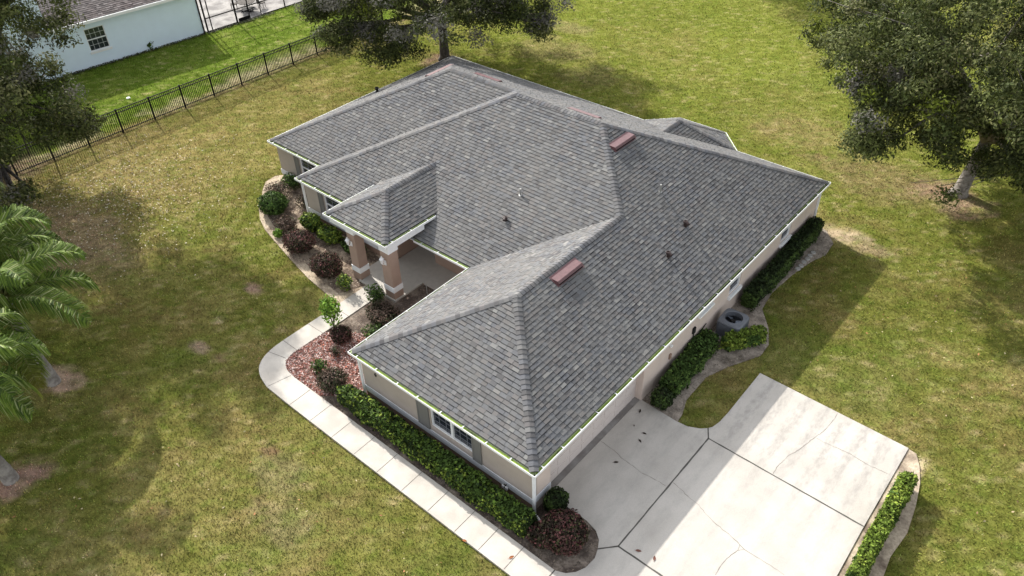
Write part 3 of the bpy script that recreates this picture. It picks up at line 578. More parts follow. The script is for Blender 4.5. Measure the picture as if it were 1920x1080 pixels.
# front door
mb = MB(); mb.box(-13.92, 9.28, .1, -12.82, 9.33, 2.0)
for a in (-13.8, -13.28): mb.box(a, 9.265, .25, a+.4, 9.28, .9); mb.box(a, 9.265, 1.05, a+.4, 9.28, 1.85)
hp(mb.build('front_door', M['band']))
# porch floor
mb = MB(); mb.prism([(-14.55, 4.86), (-12.08, 4.86), (-12.08, 6.60), (-8.74, 6.60), (-8.74, 8.04), (-12.5, 8.04), (-12.5, 9.2), (-14.3, 9.2), (-14.3, 6.80), (-14.95, 6.80), (-14.95, 5.6), (-14.55, 5.6)], -.15, .05)
hp(mb.build('porch_floor', M['porchfloor']))
# columns
def column(x1, wx=.58, wy=.5, y0=4.95):
    x0 = x1-wx; y1 = y0+wy; mb = MB(); mb.box(x0, y0, -.1, x1, y1, 2.6); c = hp(mb.build('column', M['stucco_tan']))
    b = MB(); b.box(x0-.03, y0-.03, .42, x1+.03, y1+.03, .70); o = b.build('column_band', M['white']); o.parent = c
    b = MB(); b.box(x0-.025, y0-.025, 2.56, x1+.025, y1+.025, HP-.125); o = b.build('capital', M['white']); o.parent = c
    b = MB(); b.box(x0-.015, y0-.015, -.1, x1+.015, y1+.015, .40); o = b.build('plinth', M['stucco_tan']); o.parent = c
column(-12.16); column(-14.45, .52)
mb = MB(); zb, zt = 2.70, HP-.12
for q in ((-16.12, 4.96, zb-.1, -14.995, 5.22, zt), (-14.425, 4.96, zb, -12.765, 5.22, zt), (-12.42, 5.476, zb, -12.17, 7.15, zt), (-16.12, 5.221, zb, -15.87, 7.15, zt)):
    mb = MB(); mb.box(*q); hp(mb.build('porch_beam', M['white']))
mb = MB(); mb.prism([(PX2+.03, PF+.03), (PX1-.03, PF+.03), (PX1-.03, 7.6), (PX2+.03, 7.6)], HP-.12, HP-.09); hp(mb.build('porch_ceiling', M['white']))
# attic infill above the main eave, under the porch roof
mb = MB()
for k in range(5): xa = -16.0+k*.28; 
for xa in (-15.6, -15.25, -14.0, -13.6): mb = MB(); mb.box(xa, 4.945, 2.79, xa+.26, 4.958, 2.87); hp(mb.build('beam_vent', M['shutter']))
# gutters
GW = .14
def gutter(a, b, n, z, e0=0, e1=0, fill='gutfill'):
    a, b, n = Vector((*a, z)), Vector((*b, z)), Vector((*n, 0)).normalized(); d = (b-a).normalized(); a = a-d*e0; b = b+d*e1; L = (b-a).length; Z_ = Vector((0, 0, 1))
    mb = MB(); g0 = -.118; a = a+Z_*.035
    mb.obox(a+n*g0-Z_*.125, d*L, n*GW, Z_*.015, 0); mb.obox(a+n*(g0+GW-.014)-Z_*.11, d*L, n*.018, Z_*.095, 0); mb.obox(a+n*g0-Z_*.115, d*L, n*.04, Z_*.085, 2)
    mb.obox(a+n*(g0+.04)-Z_*.115, d*L, n*(GW-.054), Z_*.065, 1)
    o = hp(mb.build('gutter', [M['white'], M[fill], M['gutlime']]))
    t = .45
    while t < L-.1: h = MB(); h.obox(a+d*t+n*g0-Z_*.012, d*.035, n*(GW+.006), Z_*.007, 0); c = h.build('gutter_hanger', M['white']); c.parent = o; t += random.uniform(.95, 1.15)
w_ = .025
gutter((-9, 0), (0, 0), (0, -1), H, w_, 0); gutter((0, 0), (0, 9), (1, 0), H, w_, 0); gutter((0, 9), (0, D), (1, 0), H, 0, 0, 'gutdark')
gutter((-9, CY+.09), (-9, 0), (-1, 0), H); gutter((-12.3, CY), (-9, CY), (0, -1), H); gutter((-A2, CY), (-16.2, CY), (0, -1), H, w_, 0)
gutter((-A2, Y1+.09), (-A2, CY), (-1, 0), H, 0, 0); gutter((-A1, Y1), (-A2, Y1), (0, -1), H, w_, 0); gutter((-A1, D), (-A1, Y1), (-1, 0), H)
gutter((BX2, D), (-A1, D), (0, 1), H, 0, w_); gutter((0, D), (BX1, D), (0, 1), H, w_, 0)
gutter(b_c[:2], b_b[:2], (1, 1), H); gutter(b_b[:2], b_a[:2], (0, 1), H, .06, .06); gutter(b_a[:2], b_d[:2], (-1, 1), H)
gutter((PX2, PF), (PX1, PF), (0, -1), HP, w_, 0); gutter((PX1, PF), (PX1, ye-.12), (1, 0), HP, w_, 0); gutter((PX2, ye-.12), (PX2, PF), (-1, 0), HP)
# downspouts
def downspout(x, y, ext=None, zt=H-.13, ztop=None):
    mb = MB(); mb.box(x-.045, y-.045, .02, x+.045, y+.045, zt)
    if ext: mb.obox((x-.05, y-.05, .0), (ext[0], ext[1], -.0), (.07*-ext[1]/math.hypot(*ext), .07*ext[0]/math.hypot(*ext), 0), (0, 0, .075))
    hp(mb.build('downspout', M['white']))
downspout(-.225, .235, (.80, -.26)); downspout(-8.78, .235); downspout(-20.64, 6.755); downspout(-.225, 22.1)
# house number
for i, (s_, z_) in enumerate((('1', 1.83), ('6', 1.55))):
    cu = bpy.data.curves.new('house_number', 'FONT'); cu.body = s_; cu.size = .27; cu.extrude = .01; cu.materials.append(M['number'])
    t = bpy.data.objects.new('house_number', cu); COL.objects.link(t); t.location = (-8.0, .262, z_); t.rotation_euler = (math.pi/2, 0, 0)
    dg = bpy.context.evaluated_depsgraph_get(); me = bpy.data.meshes.new_from_object(t.evaluated_get(dg)); bpy.data.objects.remove(t)
    t = bpy.data.objects.new('house_number', me); COL.objects.link(t); t.location = (-8.0, .262, z_); t.rotation_euler = (math.pi/2, 0, 0); hp(t)
# hose bib, meter box and conduits
mb = MB(); mb.box(-1.62, .17, .28, -1.38, .24, .40); mb.tube([(-1.45, .24, .5), (-1.45, .14, .5), (-1.45, .12, .44)], .02, 8, 1); mb.tube([(-1.5, .16, .56), (-1.4, .16, .56)], .025, 8, 1)
hp(mb.build('hose_bib', [M['white'], M['dark']]))
mb = MB(); mb.box(-.277, 10.35, .95, -.20, 10.53, 1.25); mb.tube([(-.24, 10.44, .97), (-.24, 10.46, .35)], .022, 8); hp(mb.build('meter_box', M['dark']))
mb = MB(); mb.tube([(-.24, 10.5, .4), (-.24, 11.5, .75)], .02, 8); hp(mb.build('conduit', M['dark']))
mb = MB(); mb.box(-.277, 8.6, .85, -.21, 8.72, 1.1); hp(mb.build('meter_box', M['stucco_brown']))
mb = MB(); mb.box(-.277, 8.55, 1.55, -.18, 8.66, 1.63); hp(mb.build('flood_light', M['white']))
mb = MB(); mb.box(-.55, 4.35, 2.0, -.44, 4.42, 2.08); hp(mb.build('door_latch', M['dark']))

# lanterns on the columns
def lantern(x, y, z, label):
    r = empty('wall_lantern', (x, y, z), label, 'lamp', 'lanterns on the porch columns')
    b = MB(); b.box(-.06, -.0, -.12, .06, .03, .12); b.build('backplate', M['lantern'], r)
    b = MB(); b.tube([(0, 0, -.02), (0, -.08, -.05), (0, -.15, .02), (0, -.15, .06)], .018, 8); b.build('arm', M['lantern'], r)
    b = MB(); b.tube([(0, -.15, .06), (0, -.15, .28)], [.055, .095], 6); b.build('glass_body', M['lantern'], r)
    b = MB(); b.tube([(0, -.15, .28), (0, -.15, .31), (0, -.15, .40), (0, -.15, .46)], [.12, .11, .03, .012], 6); b.build('cap', M['lantern'], r)
lantern(-12.45, 4.915, 2.0, 'white lantern on the porch column nearer the driveway'); lantern(-14.72, 4.915, 2.0, 'white lantern on the porch column beside the curved planting bed')

# ---------------------------------------------------------------- plants
BUSH = dict(hedge=[(.048, .083, .018), (.095, .155, .026), (.018, .033, .010), (.19, .25, .04), (.026, .044, .012)], dark=[(.02, .032, .012), (.035, .055, .018), (.05, .08, .02)], burg=[(.085, .045, .040), (.05, .04, .028), (.15, .06, .06), (.065, .065, .03), (.035, .028, .02)],
            brown=[(.10, .07, .055), (.07, .055, .04), (.15, .105, .085), (.05, .06, .03)], green=[(.05, .09, .022), (.08, .13, .03), (.03, .055, .015)], lime=[(.13, .24, .03), (.18, .30, .04), (.09, .17, .025)], yellow=[(.11, .16, .025), (.17, .22, .035), (.05, .09, .02)])
def leafcloud(P, N, pal, size, aspect=.55, seed=0):
    rng = np.random.default_rng(seed); c = np.array(BUSH[pal] if isinstance(pal, str) else pal); k = len(P)
    cl = fbm(P[:, 0]*1.0+P[:, 2]*.7, P[:, 1]+P[:, 2]*.5, .35, seed)
    id_ = np.clip(((cl-.5)*2.2+rng.uniform(0, 1, k))*len(c), 0, len(c)-1).astype(int)
    return leafquads(P, size, N, aspect, rng), c[id_]*rng.uniform(.35, 1.8, k)[:, None]
def shell(n, rx, ry, rz, power=2., rng=RNG, depth=.22, lump=.12, seed=1, flat=-.9):
    """points near the surface of a superellipsoid (centre 0)"""
    v = rng.normal(size=(n*2, 3)); v /= np.linalg.norm(v, axis=1, keepdims=True); v = v[v[:, 2] > flat][:n]
    q = (np.abs(v)**power).sum(1)**(1/power); s = v/q[:, None]
    lm = 1+lump*(fbm(v[:, 0]*2+5, v[:, 1]*2+v[:, 2]*3+9, .8, seed)*2-1)
    dep = 1-depth*rng.uniform(0, 1, len(v))**1.6
    P = s*lm[:, None]*dep[:, None]*np.array([rx, ry, rz]); return P, v
def bush(name, x, y, rx, ry, h, pal, label, cat, group=None, size=.075, n=2600, power=2.3, lump=.24, trunk=True, flip=0, seed=None, rot=0., zc=.55, branchy=False, z0=-.04):
    r = empty(name, (x, y, z0), label, cat, group, rot); seed = seed if seed is not None else int(abs(x*131+y*77)) % 9999; rng = np.random.default_rng(seed); n = int(n*.72)
    rz = h*(1-zc)*1.0; P, N = shell(n, rx, ry, 1, power, rng, .25 if not branchy else .8, lump, seed); P[:, 2] = np.where(P[:, 2] > 0, P[:, 2]*(h*(1-zc)), P[:, 2]*(h*zc*.92)); P[:, 2] += h*zc
    P += rng.normal(size=P.shape)*.015
    V, C = leafcloud(P, N, pal, size*1.25, seed=seed); o = bulk('foliage', V, C, M['leafmat'], r)
    mb = MB()
    if not branchy and min(rx, ry) > .25:      # near-black inner leaves, shade inside the bush put into their colour
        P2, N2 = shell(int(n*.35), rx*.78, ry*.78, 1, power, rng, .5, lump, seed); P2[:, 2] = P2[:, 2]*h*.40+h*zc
        V2, C2 = leafcloud(P2, N2, [(.02, .02, .012), (.03, .028, .018)], size*1.5, seed=seed+1); bulk('dark_core', V2, C2, M['leafmat'], r)
    for k in range(7 if branchy else 5):
        a = rng.uniform(0, 6.28); q = rng.uniform(.35, .8); tip = (math.cos(a)*rx*q, math.sin(a)*ry*q, h*rng.uniform(.6, .95)); mid = (tip[0]*.35, tip[1]*.35, tip[2]*.5)
        mb.tube([(0, 0, 0), mid, tip], [.03, .02, .007], 6)
    mb.build('stem', M['bark'], r); return r
def hedge(x0, y0, x1, y1, wd, h, pal, label, size=.075, dens=900, lump=.15, cat='hedge', seed=5, name='hedge'):
    L = math.hypot(x1-x0, y1-y0); rot = math.atan2(y1-y0, x1-x0); r = empty(name, ((x0+x1)/2, (y0+y1)/2, -.04), label, cat, None, rot); rng = np.random.default_rng(seed)
    area = L*wd+2*L*h+2*wd*h; size *= 1.35; n = int(area*dens*.62); f = rng.uniform(size=n)*area; P = np.empty((n, 3)); N = np.empty((n, 3)); u = rng.uniform(-.5, .5, n); v = rng.uniform(0, 1, n); sg = np.sign(rng.normal(size=n))
    top = f < L*wd; side = (~top) & (f < L*wd+2*L*h); end = ~(top | side)
    P[top] = np.stack([u*L, (v-.5)*wd, np.full(n, h)], -1)[top]; N[top] = (0, 0, 1)
    P[side] = np.stack([u*L, sg*wd/2, .06+v*(h-.06)], -1)[side]; N[side] = np.stack([0*sg, sg, 0*sg+.25], -1)[side]
    P[end] = np.stack([sg*L/2, u*wd, .06+v*(h-.06)], -1)[end]; N[end] = np.stack([sg, 0*sg, 0*sg+.25], -1)[end]
    cen = np.array([0, 0, h*.5]); rel = P-cen                 # round the edges and lump it
    ey = np.abs(rel[:, 1])/(wd/2); ez = np.clip(rel[:, 2]/(h/2), 0, 1); ex = np.clip((np.abs(rel[:, 0])-(L/2-wd*.4))/(wd*.4), 0, 1)
    sh = 1-.17*(ey**3*ez**3)-.12*(ex**3*ey**3)-.12*(ex**3*ez**3)
    lm = 1+lump*2*(fbm(P[:, 0]+40, P[:, 1]*1.3+P[:, 2]*1.5+20, .55, seed)*2-1)+.05*(fbm(P[:, 0]+7, P[:, 2]+P[:, 1], 2.3, seed+3)*2-1)
    dep = 1-.34*rng.uniform(size=n)**1.5; s = (sh*lm*dep)
    P[:, 1] = rel[:, 1]*s; P[:, 2] = h*.5+rel[:, 2]*s*np.where(rel[:, 2] < 0, .95, 1); P[:, 0] = np.sign(rel[:, 0])*(np.abs(rel[:, 0])-(np.abs(rel[:, 0]) > L/2-wd*.5)*wd*.5*(1-s)); P += rng.normal(size=P.shape)*.018
    V, C = leafcloud(P, N, pal, size, seed=seed); bulk('foliage', V, C, M['leafmat'], r)
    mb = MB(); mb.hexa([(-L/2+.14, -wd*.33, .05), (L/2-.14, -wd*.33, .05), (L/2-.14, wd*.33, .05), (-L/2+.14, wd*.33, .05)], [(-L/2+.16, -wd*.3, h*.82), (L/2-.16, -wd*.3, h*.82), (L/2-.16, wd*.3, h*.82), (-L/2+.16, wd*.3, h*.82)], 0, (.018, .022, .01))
    mb.build('dark_core', M['leafmat'], r); return r  # solid near-black core, its colour stands in for shade inside the hedge
hedge(-9.35, -.42, .22, -.44, .76, .82, 'hedge', 'long clipped green hedge under the garage front window', size=.085, dens=1150, seed=5)
hedge(8.93, 4.35, 8.87, 9.25, .52, .72, 'yellow', 'clipped hedge along the far edge of the driveway in sun', size=.075, dens=1300, seed=8)
hedge(.28, 14.2, .12, 21.6, .66, .95, 'dark', 'dark clipped hedge along the side wall beyond the air conditioner', size=.08, dens=1000, seed=9)
hedge(.38, 7.5, .12, 11.3, .85, .8, 'green', 'shaded leafy hedge between driveway and air conditioner', size=.085, dens=950, seed=12, lump=.16)
hedge(.75, 11.25, 1.7, 12.9, .62, .75, 'yellow', 'bright green hedge in front of the air conditioner', size=.085, dens=950, seed=13, lump=.16)
bush('shrub', .45, 7.05, .38, .36, .85, 'dark', 'small dark shrub at the garage corner of the driveway', 'shrub', n=2600, power=3)
bush('boxwood', .22, .85, .34, .38, .82, 'dark', 'small dark boxwood block beside the white downspout', 'shrub', n=3000, power=4, lump=.06)
bush('burgundy_shrub', 1.15, .02, .78, .74, 1.0, 'burg', 'large round burgundy shrub in the bed point by the driveway', 'shrub', n=7500, size=.07, lump=.16)
bush('burgundy_shrub', .62, -.42, .50, .42, .62, 'burg', 'lower reddish lobe of shrub nearest the sidewalk end', 'shrub', n=3000, size=.07, lump=.16)
G1 = 'rounded shrubs in the curved front bed'
bush('round_shrub', -22.55, 5.95, .80, .72, 1.05, 'green', 'glossy dark green rounded shrub at the outer end of the curved bed', 'shrub', G1, n=4200, size=.09, lump=.25)
bush('round_shrub', -23.5, 6.95, .75, .65, .85, 'brown', 'sparse brownish shrub behind the glossy green one', 'shrub', G1, n=1900, size=.07, branchy=True)
bush('round_shrub', -23.7, 8.0, .6, .5, .9, 'green', 'leafy shrub at the far house corner under the bedroom eave', 'shrub', G1, n=1500, size=.08, branchy=True)
bush('round_shrub', -20.7, 5.35, .62, .5, .6, 'brown', 'low dark bare shrub between green and maroon mounds', 'shrub', G1, n=2200, size=.07, branchy=True)
bush('round_shrub', -18.75, 4.72, .80, .72, .95, 'burg', 'maroon mound farther along the curved bed', 'shrub', G1, n=5000, size=.065)
bush('round_shrub', -16.15, 4.35, .78, .72, .98, 'burg', 'maroon mound nearest the sidewalk and porch column', 'shrub', G1, n=5000, size=.065)
bush('ornamental_grass', -20.55, 4.72, .24, .22, .38, 'lime', 'small lime green tuft on the sandy bed edge', 'plant', n=500, size=.10, branchy=True)
bush('young_shrub', -14.55, 4.05, .38, .32, .85, 'yellow', 'thin yellow green sapling in front of porch column', 'shrub', n=650, size=.09, branchy=True)
bush('wall_shrub', -19.6, 6.15, .62, .42, .95, 'yellow', 'bright leafy shrub against the wall left of the porch', 'shrub', 'foundation shrubs left of porch', n=2300, size=.095, lump=.25)
bush('wall_shrub', -18.1, 6.1, .75, .45, .8, 'yellow', 'spreading leafy shrub under the shuttered window', 'shrub', 'foundation shrubs left of porch', n=2500, size=.095, lump=.25)
bush('wall_shrub', -16.4, 6.2, .7, .4, .65, 'green', 'low green shrub behind the porch column', 'shrub', 'foundation shrubs left of porch', n=1800, size=.09, lump=.25)
bush('wall_shrub', -21.7, 7.4, .7, .5, .5, 'brown', 'low twiggy brown shrub by the bedroom corner', 'shrub', 'foundation shrubs left of porch', n=1100, size=.07, branchy=True)
bush('rose_bush', -12.75, 4.35, .50, .42, .95, 'green', 'sparse leafy bush overhanging the walk at the porch column', 'shrub', n=750, size=.09, branchy=True)
bush('low_shrub', -11.55, 3.75, .85, .62, .68, 'brown', 'wide brown and green shrub below the porch column', 'shrub', n=3400, size=.07, lump=.2)
bush('low_shrub', -11.0, 2.75, .62, .5, .5, 'green', 'low mixed shrub tucked beside the garage eave', 'shrub', n=1100, size=.08, lump=.3, branchy=True)
bush('small_tree', -12.95, 2.05, .48, .42, 1.65, 'lime', 'young light green tree rising beside the walk', 'tree', n=1300, size=.10, branchy=True, zc=.66)
bush('dark_shrub', -12.05, 1.75, .48, .42, .6, [(.05, .03, .025), (.03, .035, .018), (.08, .04, .035)], 'dark reddish low shrub at the foot of the light green tree', 'shrub', n=1500, size=.075)
bush('low_shrub', -11.55, 1.0, .28, .25, .38, 'brown', 'tiny thin shrub in the middle of red mulch', 'shrub', n=380, size=.07, branchy=True)
bush('low_shrub', -11.25, -.05, .38, .32, .55, 'green', 'small olive shrub in red mulch near walk bend', 'shrub', n=700, size=.075, branchy=True)
bush('round_brown_shrub', -10.15, -.25, .62, .55, .72, 'brown', 'round brown shrub at the end of the long front hedge', 'shrub', n=3600, size=.06)
bush('weed', -48.55, 13.6, .3, .3, .7, 'green', 'small weed against the white house wall', 'plant', n=160, size=.14, branchy=True)

# ---------------------------------------------------------------- oaks
OAK = [(1.12*q[0], 1.08*q[1], .9*q[2]) for q in [(.040, .054, .020), (.064, .080, .028), (.088, .102, .042), (.026, .034, .015), (.12, .125, .065), (.14, .18, .03)]]
def oak(x, y, label, R, Hc, z_lo, seed, nleaf, trunk_h=2.6, lean=(0, 0), tr=.42, dirs=None, size=.17, bark='bark', moss=.1, nclump=170, centre=(0, 0), extra=None):
    rng = np.random.default_rng(seed); r = empty('oak_tree', (x, y, -.07), label, 'tree', 'oaks around the lawn'); mb = MB()
    top = np.array([lean[0], lean[1], trunk_h]); mb.tube([(0, 0, -.1), (lean[0]*.1, lean[1]*.1, .25), (lean[0]*.5, lean[1]*.5, trunk_h*.5), tuple(top)], [tr*1.7, tr*1.08, tr*.9, tr*.85], 14)
    cx, cy = centre; C = np.array([cx, cy, (z_lo+Hc)/2]); cl = []
    nl = 9 if dirs is None else len(dirs)
    for i in range(nl):
        if dirs is None: a = 2*np.pi*i/nl+rng.uniform(-.3, .3); e = rng.uniform(.1, .75); q = rng.uniform(.55, .9)
        else: a, e, q = dirs[i]
        tip = C+np.array([math.cos(a)*R*q, math.sin(a)*R*q, (Hc-z_lo)*.5*(e*2-1)*.85]); mid = top*.55+tip*.45+np.array([0, 0, .9-.5*e])+rng.normal(size=3)*.4; q1 = top*.82+mid*.18+np.array([0, 0, .3])
        pts = [top-np.array([0, 0, .3]), q1, mid, mid*.5+tip*.5+rng.normal(size=3)*.3, tip]; mb.tube(pts, [tr*.6, tr*.5, tr*.3, tr*.17, .03], 8)
        for k in range(7):
            t = rng.uniform(.3, 1.); base = mid*(1-t)+tip*t if t > .35 else mid; d = rng.normal(size=3)*np.array([1, 1, .6])*R*.23; d[2] += .3
            e2 = base+d; mb.tube([base, base+d*.5+rng.normal(size=3)*.15, e2], [.07, .045, .015], 5); cl.append(e2); cl.append(base+d*.55+rng.normal(size=3)*.3)
            for z in range(2): f2 = e2+rng.normal(size=3)*np.array([1, 1, .6])*.8; mb.tube([base+d*.6, f2], [.03, .01], 4); cl.append(f2)
    for ex_ in (extra or []):
        e_ = Vector(ex_[0]); t_ = Vector(top); mb.tube([t_, t_.lerp(e_, .4)+Vector((0, 0, .6)), e_], [tr*.6, tr*.4, .06], 8)
        for k in range(6): a_ = k*1.05; mb.tube([t_.lerp(e_, .6)+Vector((0, 0, .4)), e_+Vector((ex_[1][0]*.7*math.cos(a_), ex_[1][1]*.7*math.sin(a_), .2))], [.12, .03], 6)
    mb.build('trunk', M[bark], r, smooth=True)
    for (ec, er, en) in (extra or []):
        ec = np.array(ec, float); ev = rng.normal(size=(en, 3)); ev /= np.linalg.norm(ev, axis=1, keepdims=True)
        for q_ in ec+ev*rng.uniform(.3, 1, (en, 1))*np.array(er): cl.append(q_)
    cl = np.array(cl); v = rng.normal(size=(nclump*3, 3)); v /= np.linalg.norm(v, axis=1, keepdims=True); v = v[:nclump]; rad = rng.uniform(.5, 1., nclump)**.5
    E = C+v*rad[:, None]*np.array([R, R, (Hc-z_lo)/2])*(.82+.4*rng.uniform(size=(nclump, 1))); cl = np.concatenate([cl, E]); cl = cl[cl[:, 2] > min(z_lo*.75, 2.0)]
    dm = np.linalg.norm(cl[:, None]-cl[None], axis=2); dm.sort(axis=1); cl = cl[dm[:, 4] < 1.95]; k = len(cl); sz = rng.uniform(.35, .85, k); wt = sz**2; who = rng.choice(k, nleaf, p=wt/wt.sum())
    off = rng.normal(size=(nleaf, 3)); off /= (np.linalg.norm(off, axis=1, keepdims=True)+1e-6); off *= (rng.uniform(size=(nleaf, 1))**.55)*sz[who][:, None]*np.array([1.35, 1.35, .85])
    off[:, 2] -= .22*(off[:, 0]**2+off[:, 1]**2)
    P = cl[who]+off+rng.normal(size=(nleaf, 3))*.05
    tone = rng.uniform(.75, 1.3, k); pal = rng.choice(len(OAK), k, p=[.3, .27, .17, .14, .08, .04]); c = np.array(OAK)
    ci = np.where(rng.uniform(size=nleaf) < .5, pal[who], rng.choice(len(OAK), nleaf, p=[.28, .26, .2, .15, .08, .03])); Cc = c[ci]*tone[who][:, None]*rng.uniform(.6, 1.5, nleaf)[:, None]
    mk = (rng.uniform(size=k) < moss)[who]; Cc[mk] = np.array([.16, .155, .13])*rng.uniform(.6, 1.3, (mk.sum(), 1))
    N = off/(np.linalg.norm(off, axis=1, keepdims=True)+1e-6)+np.array([0, 0, .5])
    o = bulk('crown', leafquads(P, size, N, .42, rng), Cc, M['leafmat'], r); return r
EXT = [((1.6, -5.9, 3.8), (2.2, 2.0, 1.1), 22), ((-.6, -8.0, 4.3), (1.8, 1.6, .9), 24), ((-3.2, -7.4, 5.2), (1.8, 1.6, 1.), 20), ((5.6, .4, 4.6), (1.6, 1.6, .8), 20), ((7.4, 1.6, 3.9), (1.2, 1.1, .9), 14)]
oak(-29.44, 25.8, 'spreading oak behind the roof corner with dark forked trunk', 8.9, 11.5, 2.8, 21, 170000, 2.7, (0, 0), .34, bark='bark_dark', moss=.22, nclump=300, extra=EXT)
oak(4.42, 29.6, 'large dark oak right of the house with pale flared trunk', 9.2, 12.0, 2.9, 33, 300000, 3.2, (.3, .3), .34, moss=.02, nclump=460, centre=(1.3, 0), size=.16, extra=[((4.6, -3.6, 3.4), (2.0, 1.6, 1.0), 26), ((2.6, -2.2, 3.9), (1.9, 1.5, .8), 20)])
oak(-39.0, -1.5, 'oak at the left edge overhanging the black fence', 8.0, 11.5, 3.0, 45, 230000, 2.4, (0, .2), .5, bark='bark_dark', moss=.12, nclump=300, centre=(1.4, -2.4), extra=[((2.5, 5.6, 12.4), (5.8, 4.8, 2.0), 230), ((4.6, 3.2, 3.2), (1.9, 1.9, .8), 26), ((8.6, -1.6, 2.4), (.9, 1.1, .3), 7)])
oak(-30.5, -6.5, 'oak beyond the left edge shading the front lawn', 4.4, 10, 4.2, 57, 30000, 2.8, (0, 0), .35, nclump=90)
oak(-21.5, 55.5, 'oak beyond the top edge shading the back lawn', 5.5, 10, 3.0, 61, 26000, 2.6, (0, 0), .4, nclump=100)

# ---------------------------------------------------------------- palms
def palm(x, y, h, label, seed, nf=20, LF=4.2, lean=(0, 0), yellow=-1):
    rng = np.random.default_rng(seed); r = empty('queen_palm', (x, y, -.07), label, 'palm tree', 'feathery palms at left edge'); mb = MB()
    pts = [(lean[0]*(t**1.5), lean[1]*(t**1.5), h*t) for t in np.linspace(0, 1, 22)]; rad = [(.28-.10*min(1, t*3) if t < .3 else .17)+.012*(i % 2) for i, t in enumerate(np.linspace(0, 1, 22))]
    mb.tube(pts, rad, 14); mb.build('trunk', M['palmbark'], r); top = np.array([lean[0], lean[1], h])
    mb = MB(); mb.tube([top, top+np.array([0, 0, .9])], [.17, .09], 12, 0, (.10, .15, .05)); mb.build('crownshaft', M['leafmat'], r)
    for i in range(nf):
        az = 2.399963*i+rng.uniform(-.15, .15); el = math.radians(72-88*(i/nf)+rng.uniform(-6, 6)); L = LF*rng.uniform(.85, 1.05); dr = np.array([math.cos(az), math.sin(az), 0.]); p = top+np.array([0, 0, .75]); n = 34; rp = [p.copy()]; e = el
        for k in range(n): p = p+(dr*math.cos(e)+np.array([0, 0, math.sin(e)]))*L/n; e -= math.radians(1.3+3.6*(k/n)**1.4*(1+.4*(el > .5))); e = max(e, -1.35); rp.append(p.copy())
        rp = np.array(rp); mbf = MB(); mbf.tube([tuple(q) for q in rp[::3]], [.035*(1-j/13)+.006 for j in range(len(rp[::3]))], 5, 0, (.16, .17, .06))
        side = np.array([-dr[1], dr[0], 0]); NL = 400; t = rng.uniform(.10, 1, NL); t.sort(); s = np.sign(rng.normal(size=NL)); ii = t*n; i0 = np.clip(ii.astype(int), 0, n-1); B = rp[i0]*(1-(ii-i0))[:, None]+rp[i0+1]*(ii-i0)[:, None]; tan = rp[i0+1]-rp[i0]; tan /= np.linalg.norm(tan, axis=1, keepdims=True)
        ll = 1.05*np.sin(np.pi*np.clip(t*.92+.1, 0, 1))**.5*rng.uniform(.75, 1.1, NL); D1 = side*s[:, None]*rng.uniform(.5, .95, (NL, 1))+tan*rng.uniform(.35, .75, (NL, 1))+np.array([0, 0, 1])*rng.uniform(-.1, .35, (NL, 1)); D1 /= np.linalg.norm(D1, axis=1, keepdims=True)
        D2 = D1*.45+np.array([0, 0, -1])*rng.uniform(.9, 1.5, (NL, 1))+tan*.3; D2 /= np.linalg.norm(D2, axis=1, keepdims=True)
        wv = np.cross(D1, np.array([0, 0, 1.])+tan*.3); wv /= np.linalg.norm(wv, axis=1, keepdims=True)+1e-6; wv *= .017
        Mi = B+D1*(ll*.5)[:, None]; Ti = Mi+D2*(ll*.55)[:, None]
        q1 = np.stack([B-wv, B+wv, Mi+wv, Mi-wv], 1); q2 = np.stack([Mi-wv, Mi+wv, Ti+wv*.15, Ti-wv*.15], 1); cb = np.array([(.095, .155, .024), (.15, .215, .036), (.30, .34, .15), (.045, .078, .018)])[rng.choice(4, NL, p=[.4, .3, .12, .18])]
        if i >= nf-3 or i == yellow: yl = sstep(.6, 1.0, t)[:, None]*.8; cb = cb*(1-yl)+np.array([.24, .22, .04])*yl
        o = bulk('frond', np.concatenate([q1, q2]), np.concatenate([cb, cb*1.05]), M['leafmat'], r)
        st = mbf.build('frond_stalk', M['leafmat'], o)
palm(-19.26, -7.35, 3.7, 'feathery palm whose trunk base shows in pale sand at left edge', 4, 16, 4.0, (-.1, -.1))
palm(-15.6, -10.6, 4.2, 'palm at the lower left edge with only its foot and tips visible', 9, 20, 3.9, (-.2, -.3))
palm(-22.6, -6.9, 4.2, 'taller palm farther up the left edge', 14, 16, 3.6, (0, 0))

# ---------------------------------------------------------------- fence
fence = empty('metal_fence', (-37.55, 9, GZ), 'long black metal picket fence between the two lawns', 'fence'); FX, FZ = -37.55, 1.50
yps = [-1.0+2.17*i for i in range(14)]
for yv in yps:
    mb = MB(); mb.box(-.045, yv-9-.045, -.2, .045, yv-9+.045, FZ+.05); mb.box(-.045, yv-9-.045, FZ+.05, .045, yv-9+.045, FZ+.07); mb.build('post', M['fence'], fence)
for a, b in zip(yps, yps[1:]):
    mb = MB(); a0, b0 = a-9+.035, b-9-.035
    for z in (.12, FZ-.22, FZ-.03): mb.box(-.02, a0, z, .02, b0, z+.045)
    k = 17
    for j in range(1, k): yy = a0+(b0-a0)*j/k; mb.box(-.014, yy-.015, .05, .014, yy+.015, .12); mb.box(-.014, yy-.015, .165, .014, yy+.015, FZ-.22); mb.box(-.014, yy-.015, FZ-.175, .014, yy+.015, FZ-.03)
    mb.build('picket_panel', M['fence'], fence)

